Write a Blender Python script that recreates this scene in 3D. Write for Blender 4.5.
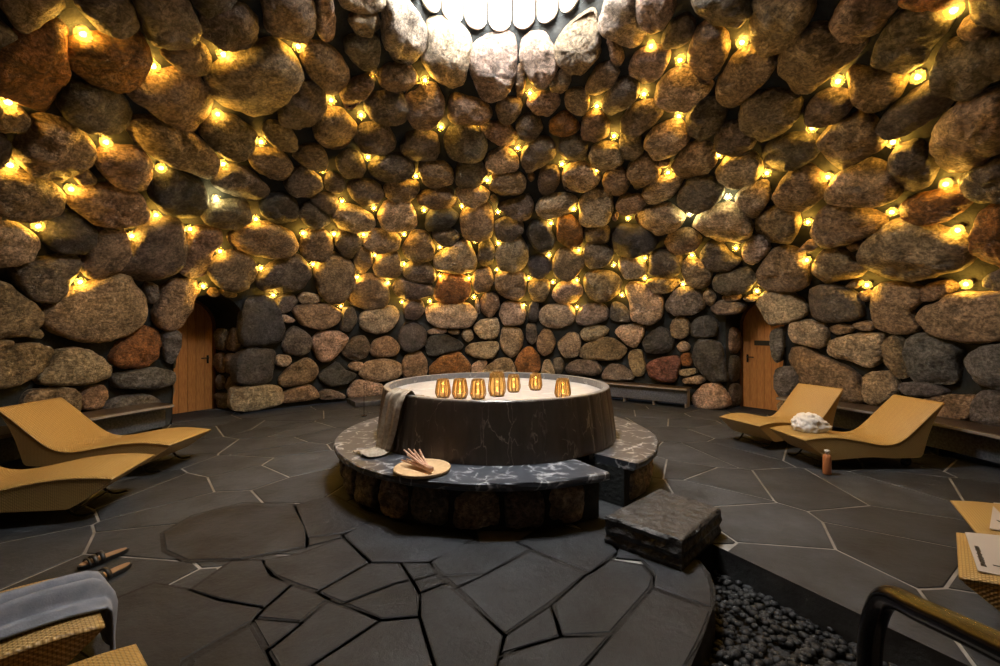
import bpy, bmesh, math, random
from mathutils import Vector, Matrix, noise
from mathutils.geometry import tessellate_polygon
R = random.Random(7)
sc = bpy.context.scene
COL = sc.collection
for o in list(bpy.data.objects): bpy.data.objects.remove(o)

# ---------------------------------------------------------------- camera, world, light, exposure
F = 444.0; HOR = 327.5; CZ = 1.63
cd = bpy.data.cameras.new('camera'); cam = bpy.data.objects.new('camera', cd); COL.objects.link(cam)
cd.sensor_width = 36; cd.lens = 36 * F / 1000; cd.shift_y = (HOR - 333) / 1000
cd.clip_start = .02
cam.location = (0, 0, CZ); cam.rotation_euler = (math.pi / 2, 0, 0)
sc.camera = cam
w = bpy.data.worlds.new('world'); sc.world = w; w.use_nodes = True
w.node_tree.nodes['Background'].inputs[0].default_value = (.5, .6, .8, 1)
w.node_tree.nodes['Background'].inputs[1].default_value = .3
vs = sc.view_settings
vs.view_transform = 'Standard'; vs.look = 'None'; vs.gamma = 1; vs.use_curve_mapping = False
vs.exposure = 0.25
SKY_STRENGTH = 125.0       # daylight coming through the roof light
SPOT_POWER = 620.0        # lamp up in the roof shaft
BULB_POWER = 11.5
sl = bpy.data.lights.new('shaft_lamp', 'SPOT'); so = bpy.data.objects.new('shaft_lamp', sl); COL.objects.link(so)
so.location = (0, 4.7, 6.5); sl.energy = SPOT_POWER; sl.spot_size = math.radians(56); sl.spot_blend = 1.0
sl.shadow_soft_size = .12; sl.color = (1, .97, .94)

# ---------------------------------------------------------------- materials
def mat(name):
    m = bpy.data.materials.new(name); m.use_nodes = True
    nt = m.node_tree; b = nt.nodes['Principled BSDF']
    return m, nt, b
def N(nt, t, **kw):
    n = nt.nodes.new(t)
    for k, v in kw.items():
        if k.startswith('i_'):
            key = k[2:]; n.inputs[int(key) if key.isdigit() else key].default_value = v
        else: setattr(n, k, v)
    return n
def plain(name, col, rough=.5, metal=0, emit=None, strength=0, coat=0):
    m, nt, b = mat(name)
    b.inputs['Base Color'].default_value = (*col, 1); b.inputs['Roughness'].default_value = rough
    b.inputs['Metallic'].default_value = metal
    if emit: b.inputs['Emission Color'].default_value = (*emit, 1); b.inputs['Emission Strength'].default_value = strength
    if coat: b.inputs['Coat Weight'].default_value = coat
    return m
def noisy(name, col, col2, scale=6, rough=.6, bump=.3, bscale=30, metal=0, dist=.02, detail=6, stretch=None):
    m, nt, b = mat(name); L = nt.links.new
    tc = N(nt, 'ShaderNodeTexCoord'); src = tc.outputs['Object']
    if stretch:
        mp = N(nt, 'ShaderNodeMapping'); mp.inputs['Scale'].default_value = stretch; L(src, mp.inputs[0]); src = mp.outputs[0]
    n1 = N(nt, 'ShaderNodeTexNoise', i_Scale=scale, i_Detail=detail); L(src, n1.inputs['Vector'])
    mx = N(nt, 'ShaderNodeMix', data_type='RGBA'); mx.inputs[6].default_value = (*col, 1); mx.inputs[7].default_value = (*col2, 1)
    rp = N(nt, 'ShaderNodeMapRange'); rp.inputs[1].default_value = .35; rp.inputs[2].default_value = .65
    L(n1.outputs[0], rp.inputs[0]); L(rp.outputs[0], mx.inputs[0]); L(mx.outputs[2], b.inputs['Base Color'])
    n2 = N(nt, 'ShaderNodeTexNoise', i_Scale=bscale, i_Detail=5); L(src, n2.inputs['Vector'])
    bp = N(nt, 'ShaderNodeBump', i_Strength=bump, i_Distance=dist); L(n2.outputs[0], bp.inputs['Height']); L(bp.outputs[0], b.inputs['Normal'])
    b.inputs['Roughness'].default_value = rough; b.inputs['Metallic'].default_value = metal
    return m
def attr_stone(name, rough, bump, dist, scales, contrast, speck=True):
    """stone whose own colour is stored per vertex ('col'), mottled by noise"""
    m, nt, b = mat(name); L = nt.links.new
    tc = N(nt, 'ShaderNodeTexCoord'); src = tc.outputs['Object']
    at = N(nt, 'ShaderNodeAttribute', attribute_name='col')
    n1 = N(nt, 'ShaderNodeTexNoise', i_Scale=scales[0], i_Detail=8, i_Roughness=.65); L(src, n1.inputs['Vector'])
    mr = N(nt, 'ShaderNodeMapRange'); mr.inputs[1].default_value = .3; mr.inputs[2].default_value = .7
    mr.inputs[3].default_value = 1 - contrast; mr.inputs[4].default_value = 1 + contrast
    L(n1.outputs[0], mr.inputs[0])
    vm = N(nt, 'ShaderNodeVectorMath', operation='SCALE'); L(at.outputs['Color'], vm.inputs[0]); L(mr.outputs[0], vm.inputs['Scale'])
    n2 = N(nt, 'ShaderNodeTexNoise', i_Scale=scales[1], i_Detail=8, i_Roughness=.7); L(src, n2.inputs['Vector'])
    last = vm.outputs[0]
    if speck:
        mr2 = N(nt, 'ShaderNodeMapRange'); mr2.inputs[1].default_value = .42; mr2.inputs[2].default_value = .62
        mr2.inputs[3].default_value = .5; mr2.inputs[4].default_value = 1.35; L(n2.outputs[0], mr2.inputs[0])
        v2 = N(nt, 'ShaderNodeVectorMath', operation='SCALE'); L(last, v2.inputs[0]); L(mr2.outputs[0], v2.inputs['Scale']); last = v2.outputs[0]
    L(last, b.inputs['Base Color'])
    ad = N(nt, 'ShaderNodeMath', operation='MULTIPLY_ADD'); ad.inputs[1].default_value = 2.0; L(n1.outputs[0], ad.inputs[0]); L(n2.outputs[0], ad.inputs[2])
    if speck:      # thin cracks and layering
        mp = N(nt, 'ShaderNodeMapping'); mp.inputs['Scale'].default_value = (1, 1, 3.2); mp.inputs['Rotation'].default_value = (.35, .5, 0); L(src, mp.inputs[0])
        n3 = N(nt, 'ShaderNodeTexNoise', i_Scale=5.0, i_Detail=7, i_Roughness=.6, i_Distortion=.8); L(mp.outputs[0], n3.inputs['Vector'])
        sb = N(nt, 'ShaderNodeMath', operation='SUBTRACT'); sb.inputs[1].default_value = .5; L(n3.outputs[0], sb.inputs[0])
        ab = N(nt, 'ShaderNodeMath', operation='ABSOLUTE'); L(sb.outputs[0], ab.inputs[0])
        m3 = N(nt, 'ShaderNodeMapRange'); m3.inputs[1].default_value = 0; m3.inputs[2].default_value = .03; m3.inputs[3].default_value = .45; m3.inputs[4].default_value = 1; L(ab.outputs[0], m3.inputs[0])
        v3 = N(nt, 'ShaderNodeVectorMath', operation='SCALE'); L(last, v3.inputs[0]); L(m3.outputs[0], v3.inputs['Scale']); L(v3.outputs[0], b.inputs['Base Color'])
        a2 = N(nt, 'ShaderNodeMath', operation='MULTIPLY_ADD'); a2.inputs[1].default_value = .5; L(m3.outputs[0], a2.inputs[0]); L(ad.outputs[0], a2.inputs[2]); ad = a2
    bp = N(nt, 'ShaderNodeBump', i_Strength=bump, i_Distance=dist); L(ad.outputs[0], bp.inputs['Height']); L(bp.outputs[0], b.inputs['Normal'])
    b.inputs['Roughness'].default_value = rough
    if not speck: b.inputs['Specular IOR Level'].default_value = .3
    return m
def marble(name, base, vein, scale, width, rough, patch=(1, 1, 1)):
    m, nt, b = mat(name); L = nt.links.new
    tc = N(nt, 'ShaderNodeTexCoord'); mp = N(nt, 'ShaderNodeMapping'); mp.inputs['Scale'].default_value = patch
    L(tc.outputs['Object'], mp.inputs[0])
    n0 = N(nt, 'ShaderNodeTexNoise', i_Scale=scale * .7, i_Detail=5); L(mp.outputs[0], n0.inputs['Vector'])
    vadd = N(nt, 'ShaderNodeMixRGB' if False else 'ShaderNodeVectorMath', operation='MULTIPLY_ADD')
    L(n0.outputs['Color'], vadd.inputs[0]); vadd.inputs[1].default_value = (.5, .5, .5); L(mp.outputs[0], vadd.inputs[2])
    vo = N(nt, 'ShaderNodeTexVoronoi', feature='DISTANCE_TO_EDGE', i_Scale=scale); L(vadd.outputs[0], vo.inputs['Vector'])
    mr = N(nt, 'ShaderNodeMapRange'); mr.inputs[1].default_value = 0; mr.inputs[2].default_value = width
    mr.inputs[3].default_value = 1; mr.inputs[4].default_value = 0; L(vo.outputs[0], mr.inputs[0])
    n1 = N(nt, 'ShaderNodeTexNoise', i_Scale=scale * 1.3, i_Detail=4); L(mp.outputs[0], n1.inputs['Vector'])
    m1 = N(nt, 'ShaderNodeMapRange'); m1.inputs[1].default_value = .45; m1.inputs[2].default_value = .62; L(n1.outputs[0], m1.inputs[0])
    mu = N(nt, 'ShaderNodeMath', operation='MULTIPLY'); L(mr.outputs[0], mu.inputs[0]); L(m1.outputs[0], mu.inputs[1])
    n2 = N(nt, 'ShaderNodeTexNoise', i_Scale=scale * 3, i_Detail=8); L(mp.outputs[0], n2.inputs['Vector'])
    c0 = N(nt, 'ShaderNodeMix', data_type='RGBA'); c0.inputs[6].default_value = (*[c * .6 for c in base], 1); c0.inputs[7].default_value = (*[c * 1.4 for c in base], 1)
    L(n2.outputs[0], c0.inputs[0])
    c1 = N(nt, 'ShaderNodeMix', data_type='RGBA'); L(mu.outputs[0], c1.inputs[0]); L(c0.outputs[2], c1.inputs[6]); c1.inputs[7].default_value = (*vein, 1)
    L(c1.outputs[2], b.inputs['Base Color']); b.inputs['Roughness'].default_value = rough
    return m
def wood(name, c1, c2, scale=(1, 1, 1), rough=.5, freq=9):
    m, nt, b = mat(name); L = nt.links.new
    tc = N(nt, 'ShaderNodeTexCoord'); mp = N(nt, 'ShaderNodeMapping'); mp.inputs['Scale'].default_value = scale; L(tc.outputs['Object'], mp.inputs[0])
    wv = N(nt, 'ShaderNodeTexNoise', i_Scale=freq, i_Detail=4); L(mp.outputs[0], wv.inputs['Vector'])
    mr = N(nt, 'ShaderNodeMapRange'); mr.inputs[1].default_value = .35; mr.inputs[2].default_value = .65; L(wv.outputs[0], mr.inputs[0])
    mx = N(nt, 'ShaderNodeMix', data_type='RGBA'); mx.inputs[6].default_value = (*c1, 1); mx.inputs[7].default_value = (*c2, 1)
    L(mr.outputs[0], mx.inputs[0]); L(mx.outputs[2], b.inputs['Base Color']); b.inputs['Roughness'].default_value = rough
    return m
def weave(name, c1, c2, k=260):
    m, nt, b = mat(name); L = nt.links.new
    tc = N(nt, 'ShaderNodeTexCoord'); sp = N(nt, 'ShaderNodeSeparateXYZ'); L(tc.outputs['Object'], sp.inputs[0])
    yz = N(nt, 'ShaderNodeMath', operation='ADD'); L(sp.outputs[1], yz.inputs[0]); L(sp.outputs[2], yz.inputs[1])
    def sn(out, kk):
        a = N(nt, 'ShaderNodeMath', operation='MULTIPLY'); a.inputs[1].default_value = kk; L(out, a.inputs[0])
        s = N(nt, 'ShaderNodeMath', operation='SINE'); L(a.outputs[0], s.inputs[0]); return s.outputs[0]
    mu = N(nt, 'ShaderNodeMath', operation='MULTIPLY'); L(sn(sp.outputs[0], k), mu.inputs[0]); L(sn(yz.outputs[0], k), mu.inputs[1])
    ab = N(nt, 'ShaderNodeMath', operation='ABSOLUTE'); L(mu.outputs[0], ab.inputs[0])
    mr = N(nt, 'ShaderNodeMapRange'); mr.inputs[1].default_value = 0; mr.inputs[2].default_value = .35; L(ab.outputs[0], mr.inputs[0])
    mx = N(nt, 'ShaderNodeMix', data_type='RGBA'); mx.inputs[6].default_value = (*c1, 1); mx.inputs[7].default_value = (*c2, 1)
    L(mr.outputs[0], mx.inputs[0]); L(mx.outputs[2], b.inputs['Base Color'])
    bp = N(nt, 'ShaderNodeBump', i_Strength=.5, i_Distance=.004); L(mu.outputs[0], bp.inputs['Height']); L(bp.outputs[0], b.inputs['Normal'])
    b.inputs['Roughness'].default_value = .42
    return m
def clear(name, tint=(1, 1, 1), gloss=.12, rough=.05, translucent=0):
    m = bpy.data.materials.new(name); m.use_nodes = True; nt = m.node_tree; nt.nodes.clear(); L = nt.links.new
    out = N(nt, 'ShaderNodeOutputMaterial'); tr = N(nt, 'ShaderNodeBsdfTransparent'); tr.inputs[0].default_value = (*tint, 1)
    gl = N(nt, 'ShaderNodeBsdfGlossy', i_Roughness=rough); mx = N(nt, 'ShaderNodeMixShader'); mx.inputs[0].default_value = gloss
    L(tr.outputs[0], mx.inputs[1]); L(gl.outputs[0], mx.inputs[2]); last = mx.outputs[0]
    if translucent:
        tl = N(nt, 'ShaderNodeBsdfTranslucent'); tl.inputs[0].default_value = (*tint, 1)
        m2 = N(nt, 'ShaderNodeMixShader'); m2.inputs[0].default_value = translucent; L(last, m2.inputs[1]); L(tl.outputs[0], m2.inputs[2]); last = m2.outputs[0]
    L(last, out.inputs[0])
    return m
M = dict(
    boulder=attr_stone('boulder_stone', .6, .9, .06, (4.2, 24), .6),
    mortar=noisy('dark_mortar', (.010, .013, .013), (.02, .022, .021), 5, .9, .6, 25),
    slate=attr_stone('slate_paving', .62, .4, .02, (2.6, 12), .6, False),
    grout=noisy('pale_grout', (.16, .155, .145), (.32, .31, .29), 3, .9, .4, 40),
    dgrout=noisy('dark_grout', (.008, .008, .008), (.016, .016, .016), 5, .9, .4, 40),
    rough_slate=noisy('rough_slate', (.015, .016, .018), (.045, .047, .052), 9, .55, .9, 14, dist=.04),
    tub=marble('brown_black_marble', (.05, .038, .029), (.26, .22, .17), 5.5, .03, .34, (1, 1, .38)),
    rim=marble('grey_marble', (.13, .125, .125), (.4, .39, .37), 5, .05, .3),
    top=marble('skylit_grey_marble', (.46, .46, .47), (.72, .72, .72), 4, .1, .35, (1, 2.2, 1)),  # the rim's grey marble, lightened to paint in the skylight falling on it
    slab=marble('black_marble', (.045, .052, .066), (.62, .64, .68), 5.5, .10, .38),
    weave=weave('honey_wicker', (.19, .11, .034), (.49, .325, .112)),
    black=plain('black_metal', (.012, .012, .012), .35, .6),
    chrome=plain('dark_chrome', (.05, .05, .055), .2, 1),
    rubber=plain('dark_rubber', (.02, .02, .022), .6),
    door=wood('pine_boards', (.42, .17, .045), (.6, .28, .08), (9, 9, .7), .45),
    frame=wood('door_frame_wood', (.09, .035, .014), (.14, .06, .022), (8, 8, .8), .5),
    board=wood('pale_shaft_boards', (.36, .30, .23), (.5, .43, .34), (10, 10, .8), .55),
    board2=wood('tan_shaft_boards', (.10, .066, .04), (.16, .11, .07), (10, 10, .8), .55),
    bench=noisy('black_granite', (.05, .056, .066), (.12, .13, .15), 40, .32, .1, 60),
    benchtop=noisy('dark_bench_top', (.035, .026, .022), (.07, .055, .045), 12, .3, .1, 40),
    edge=plain('edge_highlight_grey', (.3, .28, .27), .25),  # pale grey paints the reflected highlight along the bench fronts
    linen=noisy('beige_linen', (.30, .25, .19), (.44, .38, .30), 30, .95, .35, 160, dist=.004),
    white=noisy('white_terry', (.75, .75, .76), (.85, .85, .85), 30, .95, .6, 180, dist=.006),
    robe=noisy('grey_robe_cloth', (.2, .23, .29), (.27, .3, .37), 20, .95, .35, 160, dist=.004),
    tray=wood('pale_turned_wood', (.55, .36, .18), (.68, .48, .27), (3, 14, 3), .5),
    whisk=wood('whisk_sticks', (.42, .22, .13), (.6, .38, .26), (3, 3, 3), .6),
    copper=plain('copper_bottle', (.50, .19, .07), .4),
    cap=plain('pale_cap', (.7, .68, .66), .4),
    bamboo=plain('gold_rib', (.30, .17, .045), .35, .3),
    dark=plain('black_base', (.015, .013, .012), .4),
    amber=clear('amber_glass', (1, .78, .42), .10, .1, .10),
    glass=clear('bulb_glass', (1, .86, .5), .12, .04, .05),
    brass=plain('socket_brass', (.16, .11, .05), .4, .7),
    fil=plain('lit_filament', (1, .7, .3), .5, 0, (1, .62, .16), 45),
    filc=plain('cool_lit_filament', (1, .95, .8), .5, 0, (1, .93, .68), 60),
    flame=plain('candle_flame', (1, .6, .2), .5, 0, (1, .55, .15), 4),
    wax=plain('candle_wax', (.8, .7, .5), .5),
    sky=plain('added_sky_glow', (.8, .8, .8), .5, 0, (1, .975, .94), SKY_STRENGTH),
    paper=plain('leaflet_paper', (.55, .52, .5), .6),
    ink=plain('printed_ink', (.02, .02, .02), .6),
    tan=plain('tan_insole', (.30, .18, .10), .6),
    strap=plain('black_strap', (.012, .012, .013), .5),
    sign=plain('black_sign_plate', (.006, .006, .006), .4),
    pebble=noisy('black_pebble', (.008, .0085, .009), (.022, .023, .025), 7, .7, .3, 40),
)

# ---------------------------------------------------------------- helpers
def link(o, parent=None):
    COL.objects.link(o)
    if parent: o.parent = parent
    return o
def mesh_obj(name, bm, m, parent=None, smooth=False):
    me = bpy.data.meshes.new(name)
    bmesh.ops.recalc_face_normals(bm, faces=bm.faces)
    for f in bm.faces: f.smooth = smooth
    bm.to_mesh(me); bm.free()
    for x in (m if isinstance(m, (list, tuple)) else [m]): me.materials.append(x)
    return link(bpy.data.objects.new(name, me), parent)
def thing(name, label, cat, loc=(0, 0, 0), rz=0, group=None):
    o = bpy.data.objects.new(name, None); o.empty_display_size = .1; link(o)
    o.location = loc; o.rotation_euler = (0, 0, rz); o['label'] = label; o['category'] = cat
    if group: o['group'] = group
    return o
def tag(o, label, cat, group=None):
    o['label'] = label; o['category'] = cat
    if group: o['group'] = group
    return o
def copy_tree(o, parent=None):
    c = o.copy(); COL.objects.link(c); c.parent = parent
    for ch in list(o.children): copy_tree(ch, c)
    return c
def box(bm, x0, x1, y0, y1, z0, z1, mi=0):
    v = [bm.verts.new((x, y, z)) for x in (x0, x1) for y in (y0, y1) for z in (z0, z1)]
    for q in ((0, 1, 3, 2), (4, 6, 7, 5), (0, 4, 5, 1), (2, 3, 7, 6), (0, 2, 6, 4), (1, 5, 7, 3)):
        f = bm.faces.new([v[i] for i in q]); f.material_index = mi
    return v
def bevel(bm, w, seg=2):
    bmesh.ops.bevel(bm, geom=list(bm.edges), offset=w, segments=seg, affect='EDGES', clamp_overlap=True)
def lathe(bm, prof, n=48, a0=0, a1=2 * math.pi, mi=0, cx=0, cy=0, close=False):
    """revolve (r, z) points round z; close joins last profile point to first"""
    full = abs(a1 - a0 - 2 * math.pi) < 1e-6
    k = n if full else n + 1
    rings = []
    for i in range(k):
        a = a0 + (a1 - a0) * i / n
        rings.append([bm.verts.new((cx + r * math.cos(a), cy + r * math.sin(a), z)) for r, z in prof])
    m = len(prof)
    for i in range(n):
        A, B = rings[i], rings[(i + 1) % k]
        for j in range(m if close else m - 1):
            j2 = (j + 1) % m
            q = [A[j], B[j], B[j2], A[j2]]
            try:
                f = bm.faces.new(q); f.material_index = mi
            except ValueError: pass
    if close and not full:
        bm.faces.new(rings[0]); bm.faces.new(list(reversed(rings[-1])))
    bmesh.ops.remove_doubles(bm, verts=bm.verts, dist=1e-5)
    bmesh.ops.dissolve_degenerate(bm, edges=bm.edges, dist=1e-6)
def tube(bm, pts, r, n=10, mi=0, caps=True):
    pts = [Vector(p) for p in pts]; rs = r if isinstance(r, (list, tuple)) else [r] * len(pts)
    prev = None; rings = []
    for i, p in enumerate(pts):
        d = ((pts[min(i + 1, len(pts) - 1)] - p).normalized() + (p - pts[max(i - 1, 0)]).normalized()).normalized()
        if prev is None:
            a = d.orthogonal().normalized()
        else:
            a = (prev - d * prev.dot(d)).normalized()
        prev = a; b = d.cross(a)
        rings.append([bm.verts.new(p + (a * math.cos(t) + b * math.sin(t)) * rs[i]) for t in [2 * math.pi * k / n for k in range(n)]])
    for A, B in zip(rings, rings[1:]):
        for k in range(n):
            f = bm.faces.new((A[k], A[(k + 1) % n], B[(k + 1) % n], B[k])); f.material_index = mi
    if caps:
        bm.faces.new(list(reversed(rings[0]))); bm.faces.new(rings[-1])
def smooth_path(pts, n=6):
    """Catmull-Rom through the points"""
    P = [Vector(p) for p in pts]; P = [P[0] * 2 - P[1]] + P + [P[-1] * 2 - P[-2]]; out = []
    for i in range(1, len(P) - 2):
        for k in range(n):
            t = k / n
            out.append(.5 * ((2 * P[i]) + (P[i + 1] - P[i - 1]) * t + (2 * P[i - 1] - 5 * P[i] + 4 * P[i + 1] - P[i + 2]) * t * t
                             + (3 * P[i] - P[i - 1] - 3 * P[i + 1] + P[i + 2]) * t ** 3))
    out.append(P[-2]); return out
def prism(bm, poly, z0, z1, mi=0, bev=0):
    a = [bm.verts.new((x, y, z0)) for x, y in poly]; b = [bm.verts.new((x, y, z1)) for x, y in poly]; n = len(poly)
    fs = [bm.faces.new(list(reversed(a))), bm.faces.new(b)]
    for i in range(n): fs.append(bm.faces.new((a[i], a[(i + 1) % n], b[(i + 1) % n], b[i])))
    for f in fs: f.material_index = mi
    return fs
def ray(px, py): return Vector(((px - 500) / F, 1, (HOR - py) / F))
def ground(px, py, z=0):
    d = ray(px, py); t = (z - CZ) / d.z; return Vector((d.x * t, t, z))
def chaikin(P, it=2):
    for _ in range(it):
        Q = []
        for i in range(len(P)):
            a, b = P[i], P[(i + 1) % len(P)]
            Q += [a * .75 + b * .25, a * .25 + b * .75]
        P = Q
    return P
def resample(P, n):
    L = [(P[(i + 1) % len(P)] - P[i]).length for i in range(len(P))]; T = sum(L); out = []; i = 0; acc = 0
    for k in range(n):
        s = T * k / n
        while acc + L[i] < s and i < len(P) - 1: acc += L[i]; i += 1
        t = (s - acc) / max(L[i], 1e-9); out.append(P[i].lerp(P[(i + 1) % len(P)], min(t, 1)))
    return out
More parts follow.
